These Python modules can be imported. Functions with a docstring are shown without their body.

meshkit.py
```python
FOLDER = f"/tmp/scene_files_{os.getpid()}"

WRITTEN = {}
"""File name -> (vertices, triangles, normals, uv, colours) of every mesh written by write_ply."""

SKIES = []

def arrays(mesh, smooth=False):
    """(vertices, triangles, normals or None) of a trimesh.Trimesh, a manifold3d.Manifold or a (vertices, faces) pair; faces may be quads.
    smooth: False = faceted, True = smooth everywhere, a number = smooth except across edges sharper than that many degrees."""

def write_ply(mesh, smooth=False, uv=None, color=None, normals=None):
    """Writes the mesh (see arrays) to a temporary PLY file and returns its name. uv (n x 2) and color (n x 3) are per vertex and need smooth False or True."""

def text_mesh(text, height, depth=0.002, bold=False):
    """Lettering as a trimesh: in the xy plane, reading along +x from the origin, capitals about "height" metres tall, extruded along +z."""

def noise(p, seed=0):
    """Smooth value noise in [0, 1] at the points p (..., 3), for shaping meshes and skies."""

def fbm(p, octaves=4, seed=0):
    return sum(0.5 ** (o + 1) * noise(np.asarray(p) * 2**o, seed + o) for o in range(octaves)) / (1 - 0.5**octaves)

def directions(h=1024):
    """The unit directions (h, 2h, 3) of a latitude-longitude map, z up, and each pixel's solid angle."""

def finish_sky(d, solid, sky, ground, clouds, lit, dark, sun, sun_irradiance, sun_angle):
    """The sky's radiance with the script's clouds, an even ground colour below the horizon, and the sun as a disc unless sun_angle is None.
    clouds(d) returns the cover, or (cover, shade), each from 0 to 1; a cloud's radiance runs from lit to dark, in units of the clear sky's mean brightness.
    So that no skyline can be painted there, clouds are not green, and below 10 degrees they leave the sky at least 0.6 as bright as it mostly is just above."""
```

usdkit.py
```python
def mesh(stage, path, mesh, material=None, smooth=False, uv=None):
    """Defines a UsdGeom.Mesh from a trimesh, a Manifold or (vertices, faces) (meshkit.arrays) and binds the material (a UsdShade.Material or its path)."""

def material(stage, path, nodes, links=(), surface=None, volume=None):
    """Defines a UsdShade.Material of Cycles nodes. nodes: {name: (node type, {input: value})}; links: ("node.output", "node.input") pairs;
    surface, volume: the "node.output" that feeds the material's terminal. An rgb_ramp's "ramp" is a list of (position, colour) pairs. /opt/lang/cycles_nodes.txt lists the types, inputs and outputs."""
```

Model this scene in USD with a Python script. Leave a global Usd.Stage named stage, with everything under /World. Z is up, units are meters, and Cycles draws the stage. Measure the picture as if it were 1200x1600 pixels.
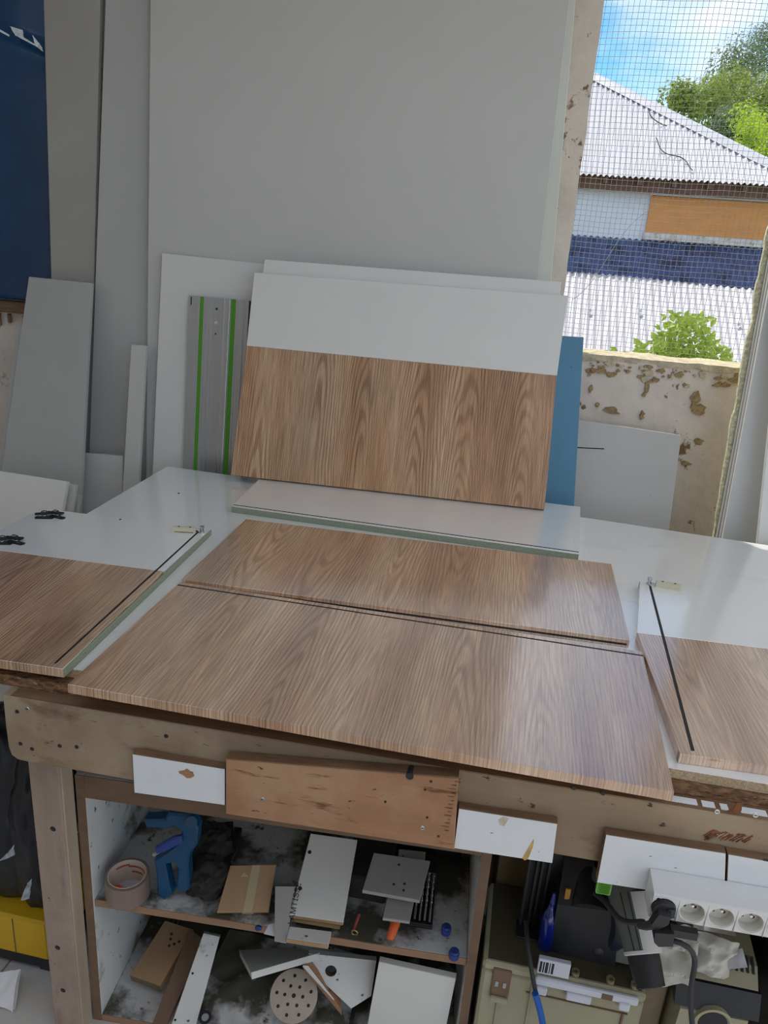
import math, random
import numpy as np, trimesh, manifold3d, usdkit, meshkit
from shapely.geometry import Polygon, Point, box as sbox
from shapely.ops import unary_union
from pxr import Usd, UsdGeom, UsdLux, UsdShade, Gf, Sdf, Vt

stage = Usd.Stage.CreateInMemory()
UsdGeom.SetStageUpAxis(stage, 'Z'); UsdGeom.SetStageMetersPerUnit(stage, 1.0)
UsdGeom.Xform.Define(stage, '/World'); UsdGeom.Scope.Define(stage, '/World/Looks')
stage.SetDefaultPrim(stage.GetPrimAtPath('/World'))

# ------------------------------------------------------------------ camera
yaw, pitch, roll = math.radians(-9.6), math.radians(19.75), math.radians(4.15)
fw = np.array([math.sin(yaw)*math.cos(pitch), math.cos(yaw)*math.cos(pitch), -math.sin(pitch)])
rt = np.cross(fw, [0, 0, 1.]); rt /= np.linalg.norm(rt); up = np.cross(rt, fw)
rt, up = rt*math.cos(roll)+up*math.sin(roll), -rt*math.sin(roll)+up*math.cos(roll)
cam = UsdGeom.Camera.Define(stage, '/World/camera')
cam.CreateHorizontalApertureAttr(36.0); cam.CreateVerticalApertureAttr(48.0)
cam.CreateFocalLengthAttr(36.0*1220/1200)
cam.AddTransformOp().Set(Gf.Matrix4d(*rt, 0, *up, 0, *(-fw), 0, 0, 0, 1.678, 1))
cam.CreateExposureAttr(0.43)
cam.CreateClippingRangeAttr((0.05, 1000))

# ------------------------------------------------------------------ sky and sun
CLX = 6.1
usdkit.material(stage, '/World/Looks/sky', {
    "s": ("sky_texture", {"sky_type": "multiple_scattering", "sun_disc": False, "sun_elevation": math.radians(60), "sun_rotation": -0.8, "air_density": .75, "aerosol_density": .05, "ozone_density": 3.0}),
    "tc": ("texture_coordinate", {}), "mp": ("mapping", {"scale": (1, 1, 1.7), "location": (CLX, 0, 0)}),
    "n": ("noise_texture", {"scale": 2.1, "detail": 6, "roughness": .62}),
    "r": ("rgb_ramp", {"ramp": [(0.39, (0, 0, 0)), (0.64, (1, 1, 1))]}),
    "h": ("hsv", {"hue": .49, "saturation": 1.08, "value": .66}),
    "m": ("mix", {"color2": (9.2, 9.0, 8.75)}),
    "b": ("background_shader", {"strength": 0.115})},
    [("tc.generated", "mp.vector"), ("mp.vector", "n.vector"), ("n.fac", "r.fac"), ("r.color", "m.fac"), ("s.color", "h.color"), ("h.color", "m.color1"), ("m.color", "b.color")], surface="b.background")
dome = UsdLux.DomeLight.Define(stage, '/World/sky')
UsdShade.MaterialBindingAPI.Apply(dome.GetPrim()).Bind(UsdShade.Material.Get(stage, '/World/Looks/sky'))
SUN = np.array([-0.35, 0.36, 0.90]); SUN /= np.linalg.norm(SUN)
sun = UsdLux.DistantLight.Define(stage, '/World/sun')
sun.CreateIntensityAttr(.85); sun.CreateNormalizeAttr(True); sun.CreateAngleAttr(0.53); sun.CreateColorAttr(Gf.Vec3f(1, .95, .87))
sz = SUN; sx = np.cross([0, 1., 0], sz); sx /= np.linalg.norm(sx); sy = np.cross(sz, sx)
sun.AddTransformOp().Set(Gf.Matrix4d(*sx, 0, *sy, 0, *sz, 0, 0, 0, 20, 1))

# ------------------------------------------------------------------ scene helpers
COUNT = {}
def numbered(parent, name):
    k = COUNT.get((parent, name), 0); COUNT[(parent, name)] = k+1
    return f'{parent}/{name}' if k == 0 else f'{parent}/{name}_{k:03d}'
class N:
    """A prim with the frame its meshes are written in."""
    def __init__(s, path, M): s.path, s.M, s.I = path, M, np.linalg.inv(M); s.prim = stage.GetPrimAtPath(path)
def frame(o=(0, 0, 0), x=(1, 0, 0), y=(0, 1, 0)):
    x = np.array(x, float); x /= np.linalg.norm(x); z = np.cross(x, np.array(y, float)); z /= np.linalg.norm(z)
    M = np.eye(4); M[:3, 0], M[:3, 1], M[:3, 2], M[:3, 3] = x, np.cross(z, x), z, o
    return M
def meta(p, label=None, cat=None, group=None, kind=None):
    for k, v in (('label', label), ('category', cat), ('group', group), ('kind', kind)):
        if v: p.SetCustomDataByKey(k, v)
def setM(xf, M): xf.AddTransformOp().Set(Gf.Matrix4d(*M.T.ravel().tolist()))
def T(name, label, cat, M=None, group=None, kind=None):
    M = np.eye(4) if M is None else M
    path = numbered('/World', name); x = UsdGeom.Xform.Define(stage, path); setM(x, M)
    meta(x.GetPrim(), label, cat, group, kind)
    return N(path, M)
def tri(m):
    if isinstance(m, (list, tuple)) and len(m) and not isinstance(m[0], np.ndarray): m = trimesh.util.concatenate([tri(k) for k in m])
    elif hasattr(m, 'to_mesh'):
        q = m.to_mesh(); m = trimesh.Trimesh(q.vert_properties[:, :3], q.tri_verts, process=False)
    elif isinstance(m, tuple): m = trimesh.Trimesh(m[0], m[1], process=False)
    return m
def part(parent, name, mesh, mat, smooth=30, label=None, local=False, kind=None):
    """One mesh under a thing or a part. Meshes come in world metres unless local."""
    mesh = tri(mesh).copy()
    if not local: mesh.apply_transform(parent.I)
    path = numbered(parent.path, name); usdkit.mesh(stage, path, mesh, mat, smooth=smooth)
    n = N(path, parent.M); meta(n.prim, label, None, None, kind)
    return n
def one(name, label, cat, mesh, mat, M=None, smooth=30, local=False, group=None, kind=None):
    """A thing that is one mesh."""
    mesh = tri(mesh).copy()
    if M is None:
        M = np.eye(4); b = mesh.bounds; M[:3, 3] = [(b[0, 0]+b[1, 0])/2, (b[0, 1]+b[1, 1])/2, b[0, 2]]
    if not local: mesh.apply_transform(np.linalg.inv(M))
    path = numbered('/World', name); usdkit.mesh(stage, path, mesh, mat, smooth=smooth)
    setM(UsdGeom.Xformable(stage.GetPrimAtPath(path)), M)
    n = N(path, M); meta(n.prim, label, cat, group, kind)
    return n
def copy_of(src, M, label, cat, group):
    path = numbered('/World', src.path.split('/')[-1]); x = UsdGeom.Xform.Define(stage, path)
    x.GetPrim().GetReferences().AddInternalReference(src.path)
    x.GetPrim().GetAttribute('xformOp:transform').Set(Gf.Matrix4d(*M.T.ravel().tolist()))
    x.GetPrim().SetInstanceable(True); meta(x.GetPrim(), label, cat, group)
    return N(path, M)

# ------------------------------------------------------------------ shape helpers
A = np.array
def bx(x0, x1, y0, y1, z0, z1, c=0.0015):
    c = min(c, (x1-x0)/3, (y1-y0)/3, (z1-z0)/3); C = A([(x0+x1)/2, (y0+y1)/2, (z0+z1)/2]); H = A([x1-x0, y1-y0, z1-z0])/2
    if c <= 0: return trimesh.creation.box(extents=2*H, transform=trimesh.transformations.translation_matrix(C))
    P = [C+A([a, b, d])*(H-c*A(k)) for a in (-1, 1) for b in (-1, 1) for d in (-1, 1) for k in ((0, 1, 1), (1, 0, 1), (1, 1, 0))]
    return trimesh.convex.convex_hull(np.array(P))
def hull(P): return trimesh.convex.convex_hull(np.array(P, float))
def ext(poly, t, c=0.0012):
    """Extrudes a polygon from z=0 to z=t with chamfered rims."""
    if not isinstance(poly, Polygon): poly = Polygon(poly)
    if c <= 0 or poly.interiors or c*2 >= t: return trimesh.creation.extrude_polygon(poly, t, engine='earcut')
    inn = poly.buffer(-c, join_style=2)
    a = np.array(poly.exterior.coords)[:-1]; b = np.array(inn.exterior.coords)[:-1] if inn.geom_type == 'Polygon' else []
    if len(a) != len(b): return trimesh.creation.extrude_polygon(poly, t, engine='earcut')
    if not poly.exterior.is_ccw: a = a[::-1]
    if not inn.exterior.is_ccw: b = b[::-1]
    k = np.argmin(((b-a[0])**2).sum(1)); b = np.roll(b, -k, axis=0); n = len(a)
    V = np.vstack([np.c_[b, np.zeros(n)], np.c_[a, np.full(n, c)], np.c_[a, np.full(n, t-c)], np.c_[b, np.full(n, t)]]); F = []
    for l in range(3):
        for i in range(n):
            j = (i+1) % n; F += [[l*n+i, l*n+j, l*n+n+j], [l*n+i, l*n+n+j, l*n+n+i]]
    cv, cf = trimesh.creation.triangulate_polygon(Polygon(b), engine='earcut')
    idx = [int(np.argmin(((b-p)**2).sum(1))) for p in cv[:, :2]]
    cf = np.array(idx)[cf]
    for f in cf:
        q = b[f]; ccw = np.cross(q[1]-q[0], q[2]-q[0]) > 0
        f = f if ccw else f[::-1]
        F += [list(f+3*n), list(f[::-1])]
    return trimesh.Trimesh(V, np.array(F), process=False)
def tf(m, M): m = tri(m).copy(); m.apply_transform(M); return m
def mv(m, d): m = tri(m).copy(); m.apply_translation(d); return m
def diff(a, *bs): return trimesh.boolean.difference([tri(a), *[tri(b) for b in bs]], engine='manifold')
def cyl(a, b, r, r2=None, n=20):
    """Cylinder or cone from point a to point b."""
    a, b = A(a, float), A(b, float); r2 = r if r2 is None else r2; d = b-a; d /= np.linalg.norm(d)
    u = np.cross(d, [0, 0, 1.] if abs(d[2]) < .9 else [1., 0, 0]); u /= np.linalg.norm(u); v = np.cross(d, u)
    t = np.arange(n)*2*np.pi/n; R = np.cos(t)[:, None]*u+np.sin(t)[:, None]*v
    V = np.vstack([a+r*R, b+r2*R, [a], [b]]); F = []
    for i in range(n):
        j = (i+1) % n; F += [[i, j, n+j], [i, n+j, n+i], [j, i, 2*n], [n+i, n+j, 2*n+1]]
    return trimesh.Trimesh(V, F, process=False)
def tube(P, r, n=10, closed=False):
    P = np.array(P, float); m = len(P); t = np.gradient(P, axis=0); t /= np.linalg.norm(t, axis=1, keepdims=True)+1e-12
    u = np.cross(t[0], [0, 0, 1.] if abs(t[0][2]) < .9 else [1., 0, 0]); U = []
    for i in range(m):
        u = u-t[i]*(u@t[i]); u /= np.linalg.norm(u); U.append(u)
    U = np.array(U); W = np.cross(t, U); a = np.arange(n)*2*np.pi/n; r = np.broadcast_to(r, (m,))
    V = (P[:, None]+r[:, None, None]*(np.cos(a)[None, :, None]*U[:, None]+np.sin(a)[None, :, None]*W[:, None])).reshape(-1, 3); F = []
    for i in range(m-1):
        for j in range(n):
            k = (j+1) % n; F += [[i*n+j, i*n+k, i*n+n+k], [i*n+j, i*n+n+k, i*n+n+j]]
    V = np.vstack([V, P[:1], P[-1:]])
    for j in range(n):
        k = (j+1) % n; F += [[k, j, m*n], [(m-1)*n+j, (m-1)*n+k, m*n+1]]
    return trimesh.Trimesh(V, F, process=False)
def spline(P, n=40):
    from scipy.interpolate import CubicSpline
    P = np.array(P, float); s = np.r_[0, np.cumsum(np.linalg.norm(np.diff(P, axis=0), axis=1))]
    return CubicSpline(s, P)(np.linspace(0, s[-1], n))
def lathe(prof, n=28):
    """Profile of (r, z) pairs turned about z; ends at r=0 or closed by repeating the first pair."""
    return trimesh.creation.revolve(np.array(prof, float), sections=n)
def gridbox(x0, x1, y0, y1, z0, z1, step, amp, seed=0, freq=9.0):
    """A box whose faces are gridded and roughened by noise of the position, so neighbours meet."""
    ax = [np.linspace(a, b, max(2, int(round((b-a)/step))+1)) for a, b in ((x0, x1), (y0, y1), (z0, z1))]
    V, F, n = [], [], 0
    for d in range(3):
        e, f = (d+1) % 3, (d+2) % 3; p, q = np.meshgrid(ax[e], ax[f], indexing='ij')
        for side, val in ((0, ax[d][0]), (1, ax[d][-1])):
            X = np.zeros(p.shape+(3,)); X[..., d] = val; X[..., e] = p; X[..., f] = q
            i, j = np.meshgrid(np.arange(p.shape[0]-1), np.arange(p.shape[1]-1), indexing='ij'); w = p.shape[1]; a = i*w+j+n
            quad = np.stack([a, a+w, a+w+1, a+1], -1).reshape(-1, 4)
            if not side: quad = quad[:, ::-1]
            F.append(np.vstack([quad[:, [0, 1, 2]], quad[:, [0, 2, 3]]])); V.append(X.reshape(-1, 3)); n += p.size
    V = np.vstack(V)
    for k in range(3): V[:, k] += amp*(meshkit.fbm(V*freq+17*k, 4, seed+k)-.5)*2
    return trimesh.Trimesh(V, np.vstack(F), process=True)
def bump_sphere(c, r, amp, seed, sub=3, freq=3.):
    m = trimesh.creation.icosphere(sub, 1.0); v = m.vertices
    m.vertices = (v*(1+amp*(meshkit.fbm(v*freq+seed*3.1, 3, seed)-.5)*2)[:, None])*A(r)+A(c)
    return m
def crumple(P00, P10, P11, P01, nu, nv, amp, seed, t=0.0015, freq=6.):
    """A crumpled sheet with a little thickness between four corners."""
    u, v = np.meshgrid(np.linspace(0, 1, nu), np.linspace(0, 1, nv), indexing='ij'); u, v = u[..., None], v[..., None]
    X = (1-u)*(1-v)*A(P00)+u*(1-v)*A(P10)+u*v*A(P11)+(1-u)*v*A(P01)
    nrm = np.cross(A(P10)-A(P00), A(P01)-A(P00)); nrm = nrm/np.linalg.norm(nrm)
    h = (1-np.abs(2*meshkit.fbm(X*freq+seed, 3, seed)-1))
    X = X+nrm*amp*(h[..., None]-.5)*2
    a = np.arange(nu*nv).reshape(nu, nv); q = np.stack([a[:-1, :-1], a[1:, :-1], a[1:, 1:], a[:-1, 1:]], -1).reshape(-1, 4)
    f = np.vstack([q[:, [0, 1, 2]], q[:, [0, 2, 3]]]); V = X.reshape(-1, 3); n = len(V)
    rim = np.r_[a[:, 0], a[-1, 1:], a[-2::-1, -1], a[0, -2:0:-1]]; k = np.roll(rim, -1)
    side = np.vstack([np.c_[rim, rim+n, k+n], np.c_[rim, k+n, k]])
    return trimesh.Trimesh(np.vstack([V, V-nrm*t]), np.vstack([f, f[:, ::-1]+n, side[:, ::-1]]), process=False)
def qframe(P):
    """Frame on four corners: origin at the first, x along the first edge, y towards the last, z out of the seen face."""
    return frame(P[0], A(P[1])-A(P[0]), A(P[3])-A(P[0]))
def local2(M, P): return [tuple((np.linalg.inv(M) @ np.r_[A(p), 1])[:2]) for p in P]
def down_to(P, zb=None, zt=None):
    """Corners bottom-left, bottom-right, top-right, top-left carried along their sides to given heights."""
    bl, br, tr, tl = [A(p, float) for p in P]
    def at(a, b, z): return a+(b-a)*(z-a[2])/(b[2]-a[2])
    return [at(bl, tl, zb) if zb is not None else bl, at(br, tr, zb) if zb is not None else br,
            at(br, tr, zt) if zt is not None else tr, at(bl, tl, zt) if zt is not None else tl]
def slab(P, t, c=0.0012):
    """Board with its seen face on the corners and its thickness behind it: (frame, local mesh)."""
    M = qframe(P); return M, mv(ext(Polygon(local2(M, P)), t, c), (0, 0, -t))

# ------------------------------------------------------------------ materials
def mat(name, nodes, links, surface='p.BSDF'): return usdkit.material(stage, '/World/Looks/'+name, nodes, links, surface=surface)
def pbr(name, col, rough=.5, metal=0., var=.06, vscale=6., stretch=(1, 1, 1), bump=0., bscale=80., spots=(), spec=.5, coat=0., dist=.002, extra=None, world=False):
    """Principled surface; colour varied by noise, with spots = [(scale, low, high, colour, stretch)] of stain over it."""
    col = A(col, float)
    nd = {"tc": ("texture_coordinate", {}), "mp": ("mapping", {"scale": stretch}),
          "n": ("noise_texture", {"scale": vscale, "detail": 4, "roughness": .6}),
          "r": ("rgb_ramp", {"ramp": [(.3, tuple(col*(1-var))), (.7, tuple(np.minimum(col*(1+var), .98)))]}),
          "p": ("principled_bsdf", {"roughness": rough, "metallic": metal, "specular_ior_level": spec, "coat_weight": coat, **(extra or {})})}
    src = "tc.object"
    if world: nd["tc"] = ("geometry", {}); src = "tc.position"
    ln = [(src, "mp.vector"), ("mp.vector", "n.vector"), ("n.fac", "r.fac")]; out = "r.color"
    for i, (sc, lo, hi, c, st) in enumerate(spots):
        nd[f"sm{i}"] = ("mapping", {"scale": st, "location": (3.1*i+1.7, 1.3*i, .7*i)}); nd[f"sn{i}"] = ("noise_texture", {"scale": sc, "detail": 5, "roughness": .65})
        nd[f"sr{i}"] = ("rgb_ramp", {"ramp": [(lo, (0, 0, 0)), (hi, (1, 1, 1))]}); nd[f"sx{i}"] = ("mix", {"color2": c})
        ln += [(src, f"sm{i}.vector"), (f"sm{i}.vector", f"sn{i}.vector"), (f"sn{i}.fac", f"sr{i}.fac"), (f"sr{i}.color", f"sx{i}.fac"), (out, f"sx{i}.color1")]; out = f"sx{i}.color"
    ln.append((out, "p.base_color"))
    if bump:
        nd["bn"] = ("noise_texture", {"scale": bscale, "detail": 4}); nd["b"] = ("bump", {"strength": bump, "distance": dist})
        ln += [("mp.vector", "bn.vector"), ("bn.fac", "b.height"), ("b.normal", "p.normal")]
    return mat(name, nd, ln)
U = (1, 1, 1)
def oak(name, off, tone=1.22, ior=2.9):
    """Oak-print laminate: grain along local y, arched figure, fine pores."""
    t = lambda *c: tuple(A(c)*tone)
    nd = {"tc": ("texture_coordinate", {}),
          "o": ("mapping", {"location": (off, off*1.7, 0)}), "sp": ("separate_xyz", {}),
          "wm": ("mapping", {"scale": (6, 1.0, .3)}), "wn": ("noise_texture", {"scale": 1.0, "detail": 3, "roughness": .5}), "ws": ("separate_color", {}),
          "wx": ("math", {"math_type": "multiply_add", "value2": .06, "value3": -.03}), "xx": ("math", {"math_type": "add"}),
          "pp": ("math", {"math_type": "pingpong", "value2": .16}), "dx": ("math", {"math_type": "subtract", "value2": .07}), "dx2": ("math", {"math_type": "multiply"}),
          "wy": ("math", {"math_type": "multiply_add", "value2": .07, "value3": -.035}), "yy": ("math", {"math_type": "multiply_add", "value2": .055}), "yp": ("math", {"math_type": "pingpong", "value2": .075}), "y2": ("math", {"math_type": "multiply"}),
          "s": ("math", {"math_type": "add"}), "rr": ("math", {"math_type": "sqrt"}),
          "f": ("math", {"math_type": "multiply", "value2": 2*math.pi/.0060}), "sn": ("math", {"math_type": "sine"}),
          "rg": ("rgb_ramp", {"ramp": [(.35, (0, 0, 0)), (.95, (1, 1, 1))]}), "h": ("math", {"math_type": "multiply_add", "value2": .5, "value3": .5}),
          "km": ("mapping", {"scale": (7, 1.6, .3), "location": (4, 2, 0)}), "kn": ("noise_texture", {"scale": 1.0, "detail": 2}), "kr": ("rgb_ramp", {"ramp": [(.36, (.1, .1, .1)), (.56, (1, 1, 1))]}),
          "am": ("math", {"math_type": "multiply"}),
          "pm": ("mapping", {"scale": (520, 7, 6)}), "pn": ("noise_texture", {"scale": 1.0, "detail": 3, "roughness": .7}), "pr": ("rgb_ramp", {"ramp": [(.44, (0, 0, 0)), (.62, (1, 1, 1))]}),
          "tm": ("mapping", {"scale": (8.5, .7, .3)}), "tn": ("noise_texture", {"scale": 1.0, "detail": 4, "roughness": .55}),
          "tr": ("rgb_ramp", {"ramp": [(.30, t(.31, .160, .075)), (.48, t(.48, .28, .15)), (.66, t(.62, .425, .265))]}),
          "gm": ("mapping", {"scale": (5, 2, .3), "location": (9, 5, 0)}), "gn": ("noise_texture", {"scale": 1.0, "detail": 2}), "gr": ("rgb_ramp", {"ramp": [(.45, (0, 0, 0)), (.75, (.5, .5, .5))]}), "gx": ("mix", {"color2": t(.40, .31, .22)}),
          "c1": ("mix", {"mix_type": "multiply", "color2": (.66, .57, .49)}), "c2": ("mix", {"mix_type": "multiply", "color2": (.48, .40, .34)}),
          "pf": ("math", {"math_type": "multiply", "value2": .9}),
          "b": ("bump", {"strength": .25, "distance": .0006, "invert": True}),
          "p": ("principled_bsdf", {"roughness": .40, "specular_ior_level": .5, "coat_weight": 1.0, "coat_roughness": .15, "coat_ior": ior})}
    L = [("tc.object", "o.vector")] + [("o.vector", k+".vector") for k in ("wm", "km", "pm", "tm", "gm", "sp")]
    L += [("wm.vector", "wn.vector"), ("wn.color", "ws.color"), ("ws.r", "wx.value1"), ("sp.x", "xx.value1"), ("wx.value", "xx.value2"), ("xx.value", "pp.value1"), ("pp.value", "dx.value1"), ("dx.value", "dx2.value1"), ("dx.value", "dx2.value2"),
          ("ws.g", "wy.value1"), ("sp.y", "yy.value1"), ("wy.value", "yy.value3"), ("yy.value", "yp.value1"), ("yp.value", "y2.value1"), ("yp.value", "y2.value2"), ("dx2.value", "s.value1"), ("y2.value", "s.value2"), ("s.value", "rr.value1"), ("rr.value", "f.value1"), ("f.value", "sn.value1"), ("sn.value", "h.value1"), ("h.value", "rg.fac"),
          ("km.vector", "kn.vector"), ("kn.fac", "kr.fac"), ("rg.color", "am.value1"), ("kr.color", "am.value2"),
          ("pm.vector", "pn.vector"), ("pn.fac", "pr.fac"), ("tm.vector", "tn.vector"), ("tn.fac", "tr.fac"), ("gm.vector", "gn.vector"), ("gn.fac", "gr.fac"), ("gr.color", "gx.fac"), ("tr.color", "gx.color1"),
          ("gx.color", "c1.color1"), ("am.value", "c1.fac"), ("c1.color", "c2.color1"), ("pr.color", "pf.value1"), ("pf.value", "c2.fac"), ("c2.color", "p.base_color"), ("pr.color", "b.height"), ("b.normal", "p.normal")]
    return mat(name, nd, L)

m_white = pbr('white_melamine', (.605, .60, .565), .42, var=.015, vscale=3, spots=[(55, .74, .78, (.35, .33, .30), U)])
m_slant = pbr('slanting_board', (.47, .465, .44), .5, var=.02)
m_white2 = pbr('white_melamine_clean', (.76, .75, .71), .40, var=.01)
m_top = pbr('bench_melamine', (.85, .85, .83), .30, var=.02, vscale=4, coat=1., extra={'coat_ior': 2.6, 'coat_roughness': .13}, spots=[(40, .755, .78, (.25, .23, .2), U), (3, .6, .8, (.66, .66, .64), (1, 3, 1))])
m_doorwhite = pbr('door_melamine', (.86, .86, .84), .30, var=.01, coat=1., extra={'coat_ior': 2.6, 'coat_roughness': .13})
m_beige = pbr('beige_board', (.42, .40, .36), .6, var=.06, vscale=2.5, spots=[(26, .70, .74, (.16, .14, .12), U)])
m_greyboard = pbr('grey_board', (.52, .52, .49), .5, var=.03, vscale=2)
m_greenmdf = pbr('green_board_core', (.25, .29, .21), .8, var=.22, vscale=350)
m_chip = pbr('chipboard_core', (.42, .32, .20), .85, var=.35, vscale=260, bump=.5, bscale=300)
m_black = pbr('black_groove', (.012, .012, .013), .6, var=0)
m_oak = [oak(f'oak_laminate_{i}', o, 1.36 if i else 1.16, 2.9 if i else 1.45) for i, o in enumerate((.31, 1.83, 4.27, 6.61, 9.13))]
m_ply = pbr('old_plywood', (.285, .205, .128), .65, var=.32, vscale=3, stretch=(.8, 1, 2.6), bump=.25, bscale=60, spots=[(3.2, .48, .62, (.35, .275, .185), U), (4.5, .53, .64, (.165, .10, .058), (1, 1, 2)), (24, .655, .69, (.055, .035, .02), (1, 1, 1.6)), (60, .66, .70, (.12, .08, .05), (.5, 1, 2))])
m_apron_edge = pbr('stained_wood_edge', (.20, .115, .06), .75, var=.3, vscale=14, stretch=(.5, 4, 8), bump=.4)
m_block = pbr('orange_plywood', (.36, .185, .095), .62, var=.14, vscale=5, stretch=(.5, 1, 5), bump=.25, spots=[(4, .5, .64, (.42, .25, .14), U), (16, .61, .68, (.16, .065, .025), (.4, 1, 2.5)), (40, .66, .70, (.08, .04, .02), (.6, 1, 1.5))])
m_osb = pbr('torn_chipboard', (.20, .105, .05), .9, var=.75, vscale=120, stretch=(.45, 1, 1.2), bump=1., bscale=90, dist=.006, spots=[(150, .62, .68, (.5, .36, .2), (.4, 1, 1))])
m_leg = pbr('weathered_post', (.33, .245, .19), .75, var=.14, vscale=7, stretch=(3, 3, .5), bump=.35, spots=[(3, .5, .66, (.38, .30, .25), U), (5, .55, .66, (.22, .15, .11), (2, 2, .6)), (22, .655, .69, (.05, .025, .015), U)])
m_legpale = pbr('pale_post', (.42, .33, .24), .7, var=.12, vscale=7, stretch=(3, 3, .5), bump=.3, spots=[(22, .72, .76, (.1, .06, .04), (3, 1, 1))])
m_edge = pbr('brown_edge_band', (.175, .105, .062), .6, var=.18, vscale=9, stretch=(1, 1, 3))
m_edge2 = pbr('shelf_edge_band', (.30, .175, .10), .6, var=.15, vscale=9, stretch=(.6, 1, 3))
DIRT = [(9, .53, .64, (.09, .085, .06), U), (30, .60, .68, (.10, .09, .06), U)]
m_dirty = pbr('dusty_white_board', (.68, .68, .66), .5, var=.05, spots=[(6, .57, .66, (.20, .19, .14), U), (34, .64, .69, (.09, .08, .05), U)])
m_dustshade = pbr('dusty_shaded_shelf', (.56, .56, .56), .6, var=.1, spots=[(5.5, .43, .54, (.075, .07, .05), U), (38, .60, .68, (.07, .065, .045), U)])  # dust blotches, spread wider and darker to stand in for cabinet shade
m_back = pbr('shaded_back_panel', (.085, .085, .07), .7, var=.2, spots=[(6, .5, .62, (.06, .055, .04), U)])  # very dark base colour stands in for shade deep in the cabinet
m_grime = pbr('grey_scrap', (.36, .35, .33), .6, var=.1, vscale=9, spots=[(16, .68, .73, (.06, .06, .05), U)])
m_blkwhite = pbr('chipped_white_laminate', (.72, .74, .76), .42, var=.02, spots=[(55, .73, .75, (.2, .17, .13), U)])
m_tan = pbr('tan_wood', (.40, .25, .13), .6, var=.13, vscale=6, stretch=(3, .6, 3), bump=.15)
m_tan2 = pbr('brown_cardboard', (.17, .12, .06), .7, var=.08)
m_tape = pbr('masking_tape', (.48, .38, .22), .6, var=.05)
m_packtape = pbr('brown_packing_tape', (.21, .15, .125), .28, var=.08, coat=.4)
m_core = pbr('tape_core', (.62, .50, .42), .7, var=.05)
m_red = pbr('red_print', (.45, .10, .05), .6, var=.05)
m_orange = pbr('orange_plastic', (.80, .13, .025), .4, var=.05)
m_blue = pbr('blue_plastic', (.004, .055, .13), .38, var=.12, vscale=20)
m_bluebits = pbr('dark_blue_plastic', (.02, .05, .22), .35, var=.1)
m_blueboard = pbr('blue_painted_board', (.115, .30, .46), .5, var=.05, vscale=3, spots=[(22, .70, .73, (.09, .2, .3), U)])
m_tarp = pbr('blue_film', (.004, .050, .14), .2, var=.25, vscale=3, coat=.25, bump=.12, bscale=12, dist=.01)
m_filmhighlight = pbr('white_highlight_film', (.84, .88, .92), .2, var=.1, vscale=30, coat=1., bump=.7, bscale=90, dist=.006)
m_alu = pbr('brushed_aluminium', (.50, .51, .52), .36, metal=.9, var=.05, vscale=20, stretch=(6, .3, 1))
m_alu2 = pbr('bright_aluminium', (.82, .83, .84), .25, metal=1., var=.02)
m_green = pbr('green_strip', (.09, .33, .02), .5, var=.05)
m_rubber = pbr('black_rubber', (.02, .02, .022), .5, var=.1)
m_steel = pbr('steel', (.60, .60, .60), .25, metal=1., var=.1, vscale=40)
m_zinc = pbr('zinc', (.66, .68, .68), .22, metal=1., var=.05)
m_dark = pbr('black_plastic', (.014, .014, .016), .42, var=.15)
m_darkblue = pbr('navy_plastic', (.010, .017, .028), .4, var=.2)
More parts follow.
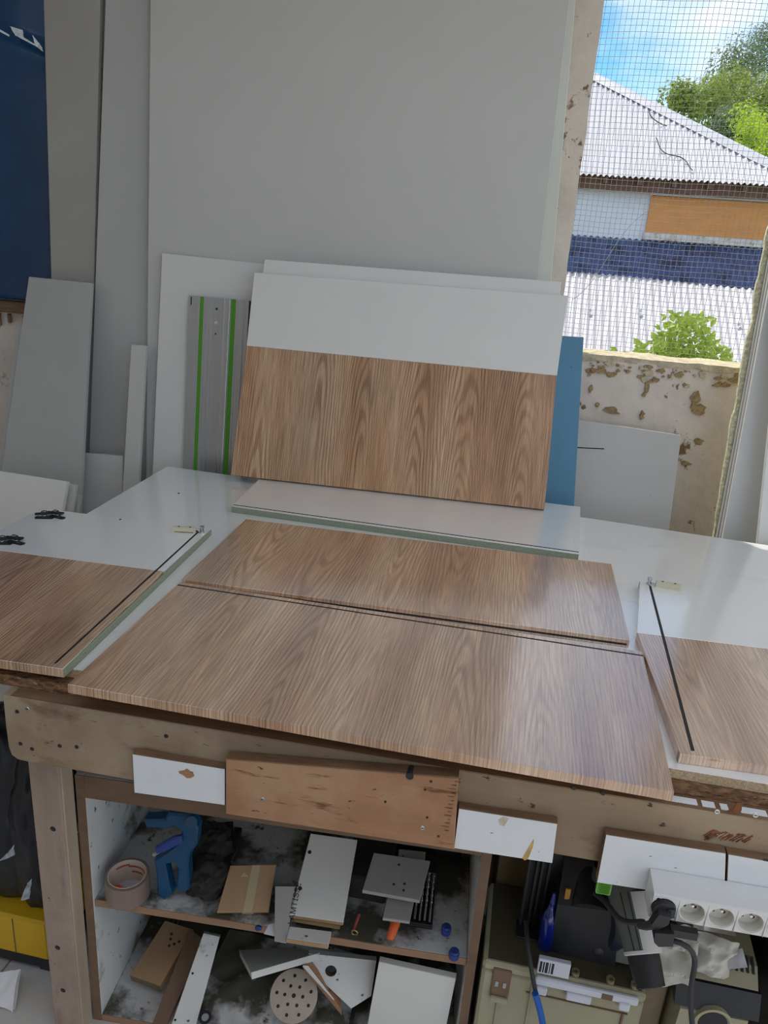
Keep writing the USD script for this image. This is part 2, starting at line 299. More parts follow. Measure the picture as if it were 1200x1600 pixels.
m_darkcloth = pbr('dark_cloth', (.024, .021, .018), .9, var=.35, vscale=18, bump=.5, bscale=60)
m_cream = pbr('cream_plastic', (.62, .58, .42), .45, var=.03, spots=[(60, .72, .75, (.1, .08, .05), U)])
m_casecream = pbr('case_plastic', (.36, .33, .215), .5, var=.06, vscale=5, spots=[(34, .70, .74, (.10, .08, .05), U), (3, .55, .75, (.30, .265, .17), U)])
m_caselid = pbr('shaded_case_lid', (.07, .06, .035), .6, var=.15)  # near-black olive puts shade into the colour of the case top
m_casebrown = pbr('brown_case', (.24, .19, .11), .55, var=.12, vscale=5, spots=[(5, .58, .7, (.19, .14, .08), U)])
m_lilac = pbr('pale_grey_plastic', (.62, .63, .70), .42, var=.03)
m_strip = pbr('white_plastic', (.70, .70, .695), .38, var=.02, spots=[(70, .74, .77, (.3, .28, .25), U)])
m_socket = pbr('ivory_plastic', (.66, .64, .57), .35, var=.02)
m_hose = pbr('grey_green_plastic', (.12, .135, .12), .45, var=.1)
m_yellow = pbr('yellow_plastic', (.62, .37, .01), .5, var=.08, spots=[(9, .66, .72, (.3, .17, .01), U)])
m_paper = pbr('crumpled_paper', (.58, .56, .50), .75, var=.12, vscale=14, bump=.3, bscale=40, dist=.006, spots=[(9, .60, .70, (.34, .28, .18), U)])
m_paperw = pbr('white_paper', (.78, .78, .80), .7, var=.03)
m_ink = pbr('black_ink', (.02, .02, .025), .7, var=0)
m_plaster = pbr('pink_plaster', (.84, .74, .65), .9, var=.09, vscale=7, bump=.5, bscale=30, dist=.006, world=True,
                spots=[(9, .615, .65, (.26, .16, .075), (1, 1, .8)), (30, .685, .72, (.12, .07, .04), (1, 1, .8)), (2.2, .55, .75, (.78, .72, .65), U)])
m_sill = pbr('crumbling_mortar', (.66, .57, .40), .95, var=.25, vscale=30, bump=1., bscale=40, dist=.01, world=True)
m_stain = pbr('brown_stain', (.40, .28, .14), .95, var=.4, vscale=60, world=True)
m_wall = pbr('plain_render', (.62, .60, .56), .9, var=.06, world=True)
m_ceil = pbr('ceiling_paint', (.66, .66, .63), .9, var=.03, world=True)
m_tile = pbr('grey_floor_tile', (.56, .55, .54), .32, var=.07, vscale=9, spots=[(14, .66, .74, (.27, .26, .25), U)])
m_grout = pbr('grout', (.22, .21, .20), .9, var=.1)
m_bouncewhite = pbr('bounce_white', (.74, .72, .67), .9, var=.03, world=True)
m_blockerwall = pbr('blocker_plaster', (.22, .18, .13), .9, var=.06, world=True)
m_shedblue = pbr('dark_blue_sheet', (.075, .11, .24), .5, var=.2, vscale=5, stretch=(3, .5, 1), spots=[(4, .52, .62, (.03, .045, .10), (1, 1, 1))])
m_rust = pbr('rust_brown_tear', (.20, .07, .025), .9, var=.5, vscale=90, bump=.6)
m_conc = pbr('pale_yard', (.36, .34, .30), .9, var=.1, vscale=2)
m_soil = pbr('grassy_ground', (.13, .17, .05), .95, var=.35, vscale=2)
m_roof = pbr('pale_corrugated_sheet', (.52, .515, .54), .42, var=.06, vscale=3, stretch=(3, .6, 1), spots=[(9, .63, .75, (.50, .48, .47), (6, .7, 1))])
m_roof2 = pbr('weathered_corrugated_sheet', (.55, .535, .56), .5, var=.09, vscale=3, stretch=(4, .6, 1), spots=[(12, .58, .72, (.40, .37, .36), (5, .7, 1))])
m_housewall = pbr('white_render', (.66, .68, .72), .85, var=.05, vscale=2)
m_orangeboard = pbr('orange_board', (.62, .25, .06), .6, var=.08, vscale=4, stretch=(1, 1, 3))
m_fascia = pbr('brown_fascia', (.13, .065, .045), .8, var=.2)
m_wire = pbr('galvanised_wire', (.36, .35, .32), .5, metal=.2, var=.1)
m_bark = pbr('bark', (.12, .085, .055), .9, var=.2)
def leaf(name, c1, c2, trans=.45):
    return mat(name, {"g": ("geometry", {}), "r": ("rgb_ramp", {"ramp": [(0., c1), (1., c2)]}), "d": ("principled_bsdf", {"roughness": .45, "specular_ior_level": .35}), "t": ("translucent_bsdf", {}), "m": ("mix_closure", {"fac": trans})},
               [("g.random_per_island", "r.fac"), ("r.color", "d.base_color"), ("r.color", "t.color"), ("d.BSDF", "m.closure1"), ("t.BSDF", "m.closure2")], surface="m.closure")
m_leaf_mid = leaf('mid_green_leaves', (.26, .33, .06), (.54, .58, .13))
m_leaf_bright = leaf('yellow_green_leaves', (.42, .56, .04), (.66, .74, .08))
m_leaf_dark = leaf('blue_green_leaves', (.14, .20, .09), (.30, .35, .15))
m_leaf_vine = leaf('vine_leaves', (.36, .48, .05), (.74, .82, .13))
#--PART2
rng = random.Random(7); nrng = np.random.default_rng(7)
WY = 2.74
# ------------------------------------------------------------------ room
fl = T('floor', 'grey tiled workshop floor', 'floor', kind='structure')
part(fl, 'slab', bx(-3.1, 2.4, -2.2, WY, -.12, -.006, 0), m_grout)
for i in range(11):
    for j in range(8):
        x, y = -2.62+.40*i, -.08+.34*j
        part(fl, 'tile', bx(x+.002, x+.398, y+.002, y+.338, -.008, 0, .0015), m_tile, smooth=False)
wb = T('wall_back', 'pink plastered masonry wall with rough crumbling patches', 'wall', kind='structure')
part(wb, 'plaster', [gridbox(-3.1, -.5, WY, WY+.15, -.1, 3.0, .06, .006, 3), gridbox(-.5, .083, WY, WY+.15, -.1, 3.0, .02, .006, 3), gridbox(.083, 1.6, WY, WY+.15, -.1, 1.322, .02, .006, 3),
                     gridbox(.083, 1.6, WY, WY+.15, 2.54, 3.0, .04, .006, 3), gridbox(1.6, 2.4, WY, WY+.15, -.1, 3.0, .05, .006, 3)], m_plaster)
part(wb, 'sill', gridbox(.086, 1.6, WY-.004, WY+.148, 1.317, 1.337, .013, .008, 5, 22), m_sill)
def flake(cx, cz, r, seed, sx=1.0):
    q = random.Random(seed); n = 11
    P = [(cx+sx*r*(.45+.75*q.random())*math.cos(a*2*math.pi/n), cz+r*(.45+.75*q.random())*math.sin(a*2*math.pi/n)) for a in range(n)]
    g = Polygon(P).buffer(0); g = g if g.geom_type == 'Polygon' else max(g.geoms, key=lambda k: k.area)
    m = trimesh.creation.extrude_polygon(g, .009, engine='earcut'); v = m.vertices.copy(); m.vertices = np.c_[v[:, 0], WY-.0052-.00025*(seed % 17)+v[:, 2], v[:, 1]]; m.invert(); return m
for i in range(60):
    x = .19+.5*rng.random()**.9; z = 1.312-.05*rng.random()**1.6
    part(wb, 'mortar_flake', flake(x, z, .003+.008*rng.random()**2, i, 1.2+rng.random()), m_stain if i % 3 else m_sill)
for i, (x, z, r, s) in enumerate([(.40, 1.245, .022, .5), (.395, 1.22, .012, .6), (.56, 1.22, .03, .5), (.575, 1.19, .02, 1.3), (.22, 1.22, .014, .6), (.25, 1.17, .008, 1), (.30, 1.155, .013, 2.4), (.40, 1.15, .015, .7), (.21, 1.28, .016, 1), (.50, 1.07, .012, 1), (.57, 1.0, .010, 2), (.53, .96, .014, .6), (.60, 1.08, .012, 1.5)]):
    part(wb, 'mortar_flake', flake(x, z, r, 60+i, s), m_stain)
wl = one('wall_left', 'plain rendered side wall', 'wall', bx(-3.25, -3.1, -3.4, WY+.15, -.1, 3.0, 0), m_wall, kind='structure')
wr = one('wall_sky_blocker', 'added unseen wall that blocks low sky behind the camera', 'wall', bx(-3.25, .7, -2.35, -2.2, -.1, 5.0, 0), m_blockerwall, kind='structure')  # added out of view to cut low sky light on the boards
wq = one('wall_bounce', 'added unseen white wall that bounces sunlight from the right', 'wall', bx(3.1, 3.25, -2.2, 2.6, -.1, 4.2, 0), m_bouncewhite, kind='structure')  # added out of view as a sunlit reflector for the bench
ce = one('ceiling', 'unseen partial ceiling with edges shaped for the light', 'ceiling', [bx(-3.25, 1.15, 1.7, 3.06, 3.0, 3.1, 0), bx(-3.25, -1.25, .3, 1.7, 3.0, 3.1, 0)], m_ceil, kind='structure')  # unseen; outline lets sky onto the bench and shades the left boards
win = T('window_1', 'glassless window opening covered with square wire mesh', 'window', kind='structure')
wires = []
def wave(s, k): return .0035*math.sin(3.1*s+k*1.7)+.002*math.sin(11*s+k*.9)
p = .0168
for i in range(int(1.5/p)):
    x = .09+p*i; zs = np.linspace(1.33, 2.57, 9)
    wires.append(tube([(x+.6*wave(z, .1), WY+.128+wave(z, i*.12)*.5, z) for z in zs], .0006, 4))
for j in range(int(1.22/p)):
    z = 1.335+p*j; xs = np.linspace(.075, 1.62, 14)
    wires.append(tube([(x, WY+.1294+wave(x*2, 2)*.5, z+.8*wave(x*2.2, j*.05)) for x in xs], .0006, 4))
part(win, 'wire_mesh', wires, m_wire, smooth=False, kind='stuff')
part(win, 'lead_wire', tube(spline([(0.348,2.855,1.815), (0.272,2.855,1.751), (0.216,2.855,1.646), (0.121,2.855,1.500)], 16), .0009, 5), m_wire)

# ------------------------------------------------------------------ outside
one('ground', 'unseen pale ground strip added to bounce sunlight', 'ground', [bx(2.4, 3.1, -2.2, WY, -.12, -.004, 0)], m_bouncewhite, kind='structure')  # first ground strip is an added pale reflector, out of view
one('ground', 'bare sloping ground outside the workshop', 'ground', [bx(-40, 40, -45, -2.6, -.3, -.02, 0)], m_conc, kind='structure')
one('ground', 'grassy ground beyond the window', 'ground', [bx(-60, 60, WY+.3, 120, -1.2, -.9, 0)], m_soil, kind='structure')
def corrug(x0, x1, base, slope, pitch, depth, vmax, vmin=0.0, t=.004, off=0):
    """Corrugated sheet rising away from the eave line: base(y,z) at v=0, direction (0, cy, cz); vmax(x) its length."""
    cy, cz = slope; nx = int((x1-x0)/pitch*8); xs = np.linspace(x0, x1, nx+1); V = []
    for x in xs:
        h = depth/2*math.sin(2*math.pi*(x+off)/pitch); v1 = max(vmax(x), vmin+.001)
        for s in (h, h-t):
            for v in (vmin, v1): V.append((x, base[0]+cy*v-cz*s, base[1]+cz*v+cy*s))
    V = np.array(V); F = []
    for i in range(nx):
        a, b = 4*i, 4*i+4
        F += [[a, b, b+1], [a, b+1, a+1], [a+2, b+3, b+2], [a+2, a+3, b+3], [a, a+2, b+2], [a, b+2, b], [a+1, b+1, b+3], [a+1, b+3, a+3]]
    return trimesh.Trimesh(V, F, process=False)
k = math.hypot(1.6, 1); sl = (1.6/k, 1/k)
house = T('house', 'low white house with pale corrugated hip roof behind the wire mesh', 'house', frame((1, 13, -.9)))
def hip_v(x):       # length up the roof at which the hip crosses
    z = 2.696+(2.494-x)*(3.82-2.696)/(2.494-.457); return max(.02, (min(z, 4.75)-2.48)*k)
part(house, 'roof_front', corrug(-4.0, 2.88, (10.45, 2.48), sl, .068, .028, hip_v), m_roof)
def wedge(P, t): 
    P = np.array(P, float); n = np.cross(P[1]-P[0], P[2]-P[0]); n /= np.linalg.norm(n); return hull(np.vstack([P, P-n*t]))
part(house, 'roof_side', wedge([(2.9, 10.42, 2.47), (2.9, 17.6, 2.47), (-1.15, 14.05, 4.73)], .03), m_roof)
part(house, 'roof_back', wedge([(2.9, 17.65, 2.47), (-4, 17.65, 2.47), (-4, 14.05, 4.73), (-1.15, 14.05, 4.73)], .03), m_roof)
A0, A1 = A((2.90, 10.44, 2.49)), A((-1.15, 14.02, 4.74)); d = (A1-A0)/np.linalg.norm(A1-A0); w = A((.66, .75, 0))
part(house, 'hip_cap', hull([A0+(0, -.05, -.035), A1+(0, -.05, -.035), A0+w*.06+(0, 0, .05), A1+w*.06+(0, 0, .05), A0+w*.26+(0, 0, .05), A1+w*.26+(0, 0, .05), A0+w*.3+(0, 0, -.1), A1+w*.3+(0, 0, -.1)]), m_roof)
part(house, 'fascia', bx(-4, 2.8, 10.60, 10.64, 2.33, 2.50), m_fascia)
for i in range(17): part(house, 'rafter_end', bx(-3.8+.4*i, -3.74+.4*i, 10.50, 10.62, 2.40, 2.47), m_fascia)
part(house, 'soffit', bx(-4, 2.8, 10.62, 10.80, 2.36, 2.39), m_fascia)
part(house, 'wall', bx(-4, 2.6, 10.80, 17.4, -.9, 2.45), m_housewall)
ob = part(house, 'shutter', bx(1.215, 3.0, 10.755, 10.80, 1.87, 2.31, .004), m_orangeboard, label='orange timber shutter board')
part(ob, 'rail', bx(1.20, 3.0, 10.745, 10.79, 1.80, 1.885, .004), pbr('peeling_rail', (.58, .53, .48), .8, var=.2, vscale=8, spots=[(8, .55, .62, (.35, .25, .17), U)]))
part(ob, 'header', bx(1.20, 3.0, 10.75, 10.80, 2.315, 2.36, .004), m_housewall)
one('roof_cable', 'thin dark cable trailing over the upper part of the pale corrugated roof', 'cable', tube(spline([(1.127,11.893,3.408), (1.205,11.654,3.259), (1.346,11.532,3.183)], 12), .006, 5), m_dark)
one('roof_cable', 'thin dark cable curling down to the eave of the corrugated roof', 'cable', tube(spline([(1.207,11.258,3.011), (1.242,11.078,2.899), (1.345,10.910,2.794), (1.479,10.869,2.768), (1.550,10.783,2.714), (1.615,10.607,2.604)], 20), .006, 5), m_dark)
shed = T('lean_to', 'lower lean-to with weathered corrugated roof below the white house', 'shed', frame((1, 9.8, -.9)))
k2 = math.hypot(1, .5925); sl2 = (1/k2, .5925/k2)
part(shed, 'roof', corrug(-4, 2.75, (8.8, .63), sl2, .079, .026, lambda x: 1.42+.03*math.sin(x*2)), m_roof2)
part(shed, 'upper_roof', corrug(-4, 2.75, (8.8, .615), sl2, .079, .026, lambda x: 2.31, 1.30), m_shedblue, label='dark blue upper roof sheets')  # upper strip coloured a darker, blotchier blue than the lower roof
part(shed, 'wall', bx(-4, 2.7, 8.95, 10.8, -.9, .60), m_housewall)
part(shed, 'gutter', bx(-4, 2.75, 8.70, 8.80, .50, .565, .01), pbr('grey_gutter', (.42, .42, .41), .6))
for i, x in enumerate((.60, 1.15, 1.72, 2.2)):
    c = A((x, 9.35+.07*math.sin(i*2.), 0)); c[2] = .63+.5925*(c[1]-8.8)+.03
    part(shed, 'roof_bolt', cyl(c, c+A((0, -.01, .03)), .022, .012, 8), m_roof)
fence = T('fence', 'grey rail fence below the lean-to roof', 'fence', frame((1, 8, -.9)))
for z in (.42, .52): part(fence, 'rail', bx(-2, 3.2, 8.1, 8.14, z, z+.035), pbr('fence_rail_%d' % int(z*100), (.45, .45, .42), .7))
part(fence, 'panel', bx(-2, 3.2, 8.15, 8.18, -.9, .40), m_conc)
def leaves(n, fn, size, seed, curl=.35):
    """n leaf blades, six triangles each; fn(rng) gives (centre, outward)."""
    g = np.random.default_rng(seed); V, F = [], []
    L0 = A([(0, 0, 0), (.45, .28, 0), (1, 0, 0), (.45, -.28, 0), (.5, 0, .0)])
    for i in range(n):
        c, o = fn(g); o = o/(np.linalg.norm(o)+1e-9); a = g.normal(size=3); x = np.cross(o, a); x /= np.linalg.norm(x)+1e-9; x = x+o*g.uniform(-.3, .6); x /= np.linalg.norm(x)
        y = np.cross(o, x); y /= np.linalg.norm(y); z = np.cross(x, y); s = size*g.uniform(.6, 1.25)
        q = L0.copy(); q[4, 2] = -.08; q[2, 2] = -curl*g.random()
        P = c+s*(q[:, :1]*x+q[:, 1:2]*y+q[:, 2:]*z); b = len(V)*5; V.append(P); F += [[b, b+1, b+4], [b+1, b+2, b+4], [b+2, b+3, b+4], [b+3, b, b+4]]
    return trimesh.Trimesh(np.vstack(V), np.array(F), process=False)
def crown(c, r, n, size, seed, flat=.9):
    lob = [(A(c)+np.random.default_rng(seed+j).normal(size=3)*r*.42*A([1, 1, flat]), r*(.42+.28*((j*37 % 10)/10))) for j in range(9)]+[(A(c), r*.72)]
    def fn(g):
        q, rr = lob[g.integers(len(lob))]; d = g.normal(size=3); d /= np.linalg.norm(d); return q+d*rr*(.75+.3*g.random())*A([1, 1, flat]), d+A([0, 0, .5])
    return leaves(n, fn, size, seed)
def tree(label, c, r, n, size, seed, m, group=None):
    t = T('tree', label, 'tree', frame((c[0], c[1], -.9)), group)
    part(t, 'trunk', tube([(c[0], c[1], -.9), (c[0]+.1, c[1], c[2]*.5), (c[0], c[1], c[2])], [.22, .16, .06], 7), m_bark)
    part(t, 'foliage', crown(c, r, n, size, seed, .95), m, smooth=False, kind='stuff')
tree('small round yellow-green tree just above the roof ridge, leftmost on the hill', (4.329,33.000,6.779), .85, 1500, .17, 11, m_leaf_mid)
tree('mid green tree between the small round tree and the taller dark trees', (6.419,39.000,7.467), 1.35, 2400, .18, 12, m_leaf_mid)
tree('tall dark green tree rising towards the upper right corner', (9.011,47.000,9.984), 2.1, 3400, .18, 13, m_leaf_dark)
tree('highest bluish tree cut by the right edge of the picture', (11.435,54.000,12.659), 1.9, 2800, .17, 14, m_leaf_dark)
tree('olive green tree below the tall dark tree', (7.930,43.000,8.631), 1.5, 2600, .17, 15, m_leaf_mid)
tree('light olive tree at the right edge, under the highest tree', (7.894,36.000,7.260), 1.0, 1900, .15, 16, m_leaf_mid)
tree('dark tree low behind the roof hip', (6.694,36.500,6.365), 1.1, 2200, .16, 17, m_leaf_dark)
tree('bright yellow-green bushy tree over the lower end of the roof hip', (6.322,30.000,5.435), .85, 1900, .13, 18, m_leaf_bright)
tree('bright yellow-green tree at the right edge beside the roof hip', (6.356,27.000,4.869), .8, 1700, .13, 19, m_leaf_bright)
hillm = trimesh.creation.icosphere(4, 1.0); hillm.vertices = hillm.vertices*A([60, 22, 9.5])*(1+.1*(meshkit.fbm(hillm.vertices*3, 3)-.5))[:, None]+A([46, 74, -2])
one('hill', 'green wooded hillside behind the trees', 'hill', hillm, pbr('hill_green', (.16, .22, .07), .95, var=.4, vscale=.6), kind='structure')
bush = T('climbing_plant', 'bright green leafy vine growing up outside the window sill', 'plant', frame((1.081,6.400,0.905)))
B0 = A((1.090,6.400,0.906))
def vine(g):
    while True:
        u, v = g.uniform(-.47, .47), g.uniform(-.25, .34)
        top = .36*math.exp(-((u-.03)/.16)**2)+.17*math.exp(-((u-.1)/.33)**2)-.02+.04*math.sin(u*40)
        if v < top and u < .45: break
    return B0+A([u, g.uniform(-.12, .12), v]), A([g.normal()*.5, -1.2, .9+g.normal()*.4])
part(bush, 'foliage', leaves(1100, vine, .072, 5, .5), m_leaf_vine, smooth=False, kind='stuff')
for i in range(6): part(bush, 'stem', tube(spline([B0+A([.07*i-.2, 0, -1.2]), B0+A([.06*i-.16, .02, -.4]), B0+A([.05*i-.12, 0, .1])], 8), .006, 5), m_leaf_vine)

# ------------------------------------------------------------------ boards leaning on the back wall
def board(name, label, P, t, m, cat='board', group=None, me=None, c=.0012):
    M, mesh = slab(P, t, c); return one(name, label, cat, mesh, m, M, local=True, group=group)
P = down_to([(-1.285,2.464,0.797), (-0.005,2.548,1.564), (-0.017,2.632,2.332), (-1.298,2.629,2.304)], 0.002, 2.78)
board('white_sheet', 'huge plain off-white sheet leaning on the back wall behind the bench', P, .018, m_white)
P = down_to([(-.9, 2.40, 0), (0.036,2.573,1.566), (-0.001,2.658,2.338), (-.9, 2.70, 2.78)], 0.002, 2.80)
board('white_sheet', 'pale greenish sheet showing as a strip behind the right edge of the huge sheet', P, .016, pbr('pale_green_board', (.66, .68, .60), .5, var=.04, vscale=3))
P = down_to([(-1.530,2.518,0.884), (-1.290,2.521,0.912), (-1.296,2.661,2.312), (-1.467,2.661,2.308)], 0.002, 2.60)
board('tall_board', 'tall narrow grey board just left of the huge sheet', P, .018, m_greyboard)
P = down_to([(-1.687,2.597,1.452), (-1.522,2.598,1.464), (-1.489,2.670,2.310), (-1.689,2.669,2.305)], 0.002, 2.62)
board('tall_board', 'tall speckled beige board beside the blue film', P, .018, m_beige)
P = down_to([(-1.761,2.330,0.799), (-1.455,2.326,0.788), (-1.490,2.523,1.444), (-1.725,2.524,1.447)], 0.002)
board('leaning_board', 'wide grey-white board with slanting left edge, leaning under the blue film', P, .018, m_slant)
P = down_to([(-1.797,2.389,0.861), (-1.652,2.391,0.866), (-1.662,2.507,1.281), (-1.773,2.506,1.280)], 0.002)
board('leaning_board', 'narrow grey strip of board peeping out behind the wide slanting board', P, .018, m_greyboard)
P = down_to([(-1.773,2.087,0.725), (-1.389,2.104,0.772), (-1.385,2.137,0.864), (-1.760,2.139,0.871)], 0.002)
board('low_board', 'low cream-white board at the far left, frontmost of its stack', P, .018, m_white2)
P = down_to([(-1.801,2.118,0.700), (-1.381,2.136,0.751), (-1.377,2.170,0.845), (-1.788,2.172,0.849)], 0.002)
board('low_board', 'low white board just behind the frontmost one of the far left stack', P, .018, m_white)
P = down_to([(-1.570,2.172,0.701), (-1.394,2.180,0.723), (-1.388,2.204,0.795), (-1.559,2.204,0.795)], 0.002)
board('low_board', 'shortest low board, last in the far left stack', P, .018, m_white)
P = down_to([(-1.503,2.380,0.662), (-1.338,2.383,0.683), (-1.342,2.417,0.880), (-1.502,2.415,0.873)], 0.002)
board('short_board', 'short off-white board standing at the foot of the tall narrow grey board', P, .016, m_white)
P = down_to([(-1.330,2.366,0.714), (-1.271,2.379,0.788), (-1.266,2.460,1.262), (-1.319,2.459,1.261)], 0.002)
board('narrow_board', 'narrow off-white batten leaning against the left edge of the huge sheet', P, .018, m_white)
P = down_to([(-1.243,2.430,0.823), (-0.770,2.431,0.826), (-0.796,2.521,1.551), (-1.230,2.523,1.560)], 0.002)
board('white_board', 'off-white panel behind the green-striped guide rail', P, .018, m_white2)
# guide rail
P = down_to([(-1.123,2.405,0.874), (-0.963,2.404,0.871), (-0.910,2.475,1.437), (-1.123,2.474,1.429)], 0.45)
M = qframe(P); W = local2(M, P)[2][0]-.004; H = local2(M, P)[2][1]; s0 = local2(M, P)[3][0]*.0
rail = T('guide_rail', 'aluminium saw guide rail with green strips leaning beside the oak-fronted panel', 'guide rail', M)
prof = [(0, 0), (0, .0025), (.030, .0025), (.030, .0045), (.034, .0045), (.034, .0025), (.058, .0025), (.058, .0055), (.061, .0055), (.061, .0025), (.070, .0025), (.070, .0055), (.073, .0055), (.073, .0025), (.112, .0025), (.112, .011), (.116, .013), (.128, .013), (.132, .011), (.132, .0045), (.152, .0045), (.152, .0025), (.170, .0025), (.170, .006), (.173, .006), (.173, .0025), (.186, .0025), (.186, 0)]
kx = W/.186
rot = A([[1, 0, 0, 0], [0, 0, 1, 0], [0, 1, 0, -.016], [0, 0, 0, 1.]])
pm = trimesh.creation.extrude_polygon(Polygon([(a*kx, b) for a, b in prof]), H, engine='earcut'); pm.apply_transform(rot); pm.invert()
part(rail, 'extrusion', pm, m_alu, local=True)
for a, b, zz in ((.0355, .047, .0034), (.1335, .147, .0056)): part(rail, 'glide_strip', bx(a*kx, b*kx, 0, H, -.0145, -.016+zz, .0004), m_green, local=True, label='green glide strip')
part(rail, 'splinter_guard', bx(.187*kx, .197*kx, 0, H, -.0155, -.0135, .0004), m_rubber, local=True, label='black rubber splinter guard along the right edge')
part(rail, 'spine', bx(.113*kx, .1165*kx, 0, H, -.004, -.0022, .0004), m_alu2, local=True)
for yy, rr in ((.035, .004), (.115, .0028)): part(rail, 'screw_hole', mv(lathe([(0, 0), (rr, 0), (rr, .0006), (0, .0006)], 12), (.088*kx, H-yy, -.0134)), m_dark, local=True)
part(rail, 'adhesive_spot', mv(lathe([(0, 0), (.006, 0), (.005, .0005), (0, .0005)], 12), (.088*kx, H-.08, -.0134)), m_alu2, local=True)
part(rail, 'slot', bx(.006*kx, .009*kx, H-.03, H-.004, -.0134, -.0130, 0), m_dark, local=True)
# two-tone upright panel and the one behind it
P = [(-0.874,2.227,0.918), (0.103,2.275,0.918), (0.089,2.470,1.529), (-0.874,2.421,1.524)]
q1, q2 = (-0.871,2.351,1.306), (0.088,2.397,1.301)
P = [A(p)+A((0, 0, .0055)) for p in P]; M = qframe(P); L = local2(M, P); a, b = local2(M, [A(q1)+A((0, 0, .0055)), A(q2)+A((0, 0, .0055))])
st = T('upright_panel', 'large upright panel, white above and brown oak below, standing on the bench', 'panel', M)
part(st, 'oak_section', mv(ext([L[0], L[1], b, a], .018), (0, 0, -.018)), m_oak[0], local=True, label='brown oak-print lower part')
part(st, 'white_section', mv(ext([a, b, L[2], L[3]], .018), (0, 0, -.0185)), m_white2, local=True, label='plain white upper part')
P = [(-0.855,2.244,0.900), (0.094,2.295,0.914), (0.065,2.504,1.571), (-0.854,2.458,1.569)]
board('white_board', 'white board whose top edge shows above the two-tone upright panel', down_to(P, .925), .018, m_white2)
P = down_to([(0.093,2.497,0.884), (0.205,2.497,0.883), (0.161,2.601,1.404), (0.069,2.600,1.402)], 0.002)
board('blue_board', 'narrow blue board standing right of the two-tone upright panel', P, .012, m_blueboard)
P = down_to([(0.158,2.565,0.825), (0.526,2.569,0.839), (0.522,2.643,1.116), (0.137,2.648,1.132)], 0.002)
wbd = board('white_offcut', 'pinkish white board with a dark scratch leaning under the window', P, .016, pbr('scuffed_white', (.62, .60, .56), .5, var=.02, spots=[(30, .72, .75, (.12, .1, .08), U)]))
part(wbd, 'scratch', tube([A((0.192,2.623,1.040))-A((0, .001, 0)), A((0.283,2.625,1.046))-A((0, .001, 0))], .0016, 5), m_ink)
for i, (y0, dx, m, lab, nm) in enumerate([(2.440, 0, m_white2, 'tall grey-white board at the right edge, frontmost of the leaning stack', 'tall_board'), (2.459, -5, m_white, 'tall board second in the stack at the right edge', 'tall_board'),
                                 (2.478, -9, m_white, 'tall board third in the stack at the right edge', 'tall_board')]):
    pts = {0: [(0.662,2.436,0.873), (0.662,2.513,1.384)], 1: [(0.659,2.454,0.868), (0.659,2.531,1.381)], 2: [(0.654,2.472,0.863), (0.655,2.550,1.378)]}[i]
    q = down_to([pts[0], A(pts[0])+(.6, 0, 0), A(pts[1])+(.6, 0, 0), pts[1]], .002, 2.38); board(nm, lab, q, .0175, m)
q = down_to([(0.653,2.490,0.856), A((0.653,2.490,0.856))+A((.6, 0, 0)), A((0.653,2.568,1.375))+A((.6, 0, 0)), (0.653,2.568,1.375)], .002, 2.38)
M = qframe(q); L = local2(M, q); n = 90; rg = [(L[0][0]+(L[3][0]-L[0][0])*t-.016*meshkit.fbm(A([[t*30, 0, 2]]), 4, 3)[0]*(1.3 if t < .75 else .5), L[0][1]+(L[3][1]-L[0][1])*t) for t in np.linspace(0, 1, n)]
one('tall_board', 'torn chipboard with ragged yellowish edge, rearmost in the stack at the right edge', 'board', mv(trimesh.creation.extrude_polygon(Polygon([L[1], L[2]]+rg[::-1]).buffer(0), .0175, engine='earcut'), (0, 0, -.0175)), pbr('ragged_chipboard', (.76, .67, .45), .9, var=.4, vscale=90, bump=.6), M, local=True)
P = down_to([(0.729,2.334,0.920), A((0.729,2.334,0.920))+A((.4, 0, 0)), A((0.711,2.386,1.179))+A((.4, 0, 0)), (0.711,2.386,1.179)], .002, 1.9)
board('tall_board', 'grey-white board cut off by the right edge, in front of the stack', P, .018, m_white2)
# blue film on the left
film = T('blue_film', 'glossy dark blue plastic film hanging at the upper left', 'tarpaulin', frame((-2.1, 2.6, 1.35)))
nu, nv = 70, 90; u, v = np.meshgrid(np.linspace(-2.75, -1.70, nu), np.linspace(1.345, 2.9, nv), indexing='ij')
y = 2.712+.008*np.sin(u*9+v*1.2)+.010*(meshkit.fbm(np.stack([u*4, v*2, u*0], -1), 3, 5)-.5)
y -= .022*np.exp(-((v-(2.165-.30*(u+1.80)))/.03)**2)
a = np.arange(nu*nv).reshape(nu, nv); q = np.stack([a[:-1, :-1], a[1:, :-1], a[1:, 1:], a[:-1, 1:]], -1).reshape(-1, 4)
V = np.stack([u, y, v], -1).reshape(-1, 3); F = np.vstack([q[:, [0, 1, 2]], q[:, [0, 2, 3]]]); n = len(V)
part(film, 'sheet', trimesh.Trimesh(np.vstack([V, V+A((0, .002, 0))]), np.vstack([F, F[:, ::-1]+n]), process=False), m_tarp)
part(film, 'film_highlight', [crumple((-1.860,2.660,2.221), (-1.817,2.660,2.202), (-1.818,2.660,2.196), (-1.861,2.660,2.214), 8, 4, .003, 3), crumple((-1.817,2.660,2.228), (-1.772,2.660,2.218), (-1.765,2.660,2.189), (-1.799,2.660,2.201), 16, 12, .010, 4, freq=40), crumple((-1.780,2.660,2.203), (-1.727,2.660,2.177), (-1.723,2.660,2.171), (-1.781,2.660,2.194), 12, 4, .005, 6, freq=40),
             crumple((-1.736,2.660,2.204), (-1.700,2.660,2.168), (-1.701,2.660,2.157), (-1.727,2.660,2.173), 12, 10, .008, 8, freq=40)], m_filmhighlight, label='crumpled white sheets standing in for highlights')  # white crumpled pieces stand in for bright highlights on the blue film
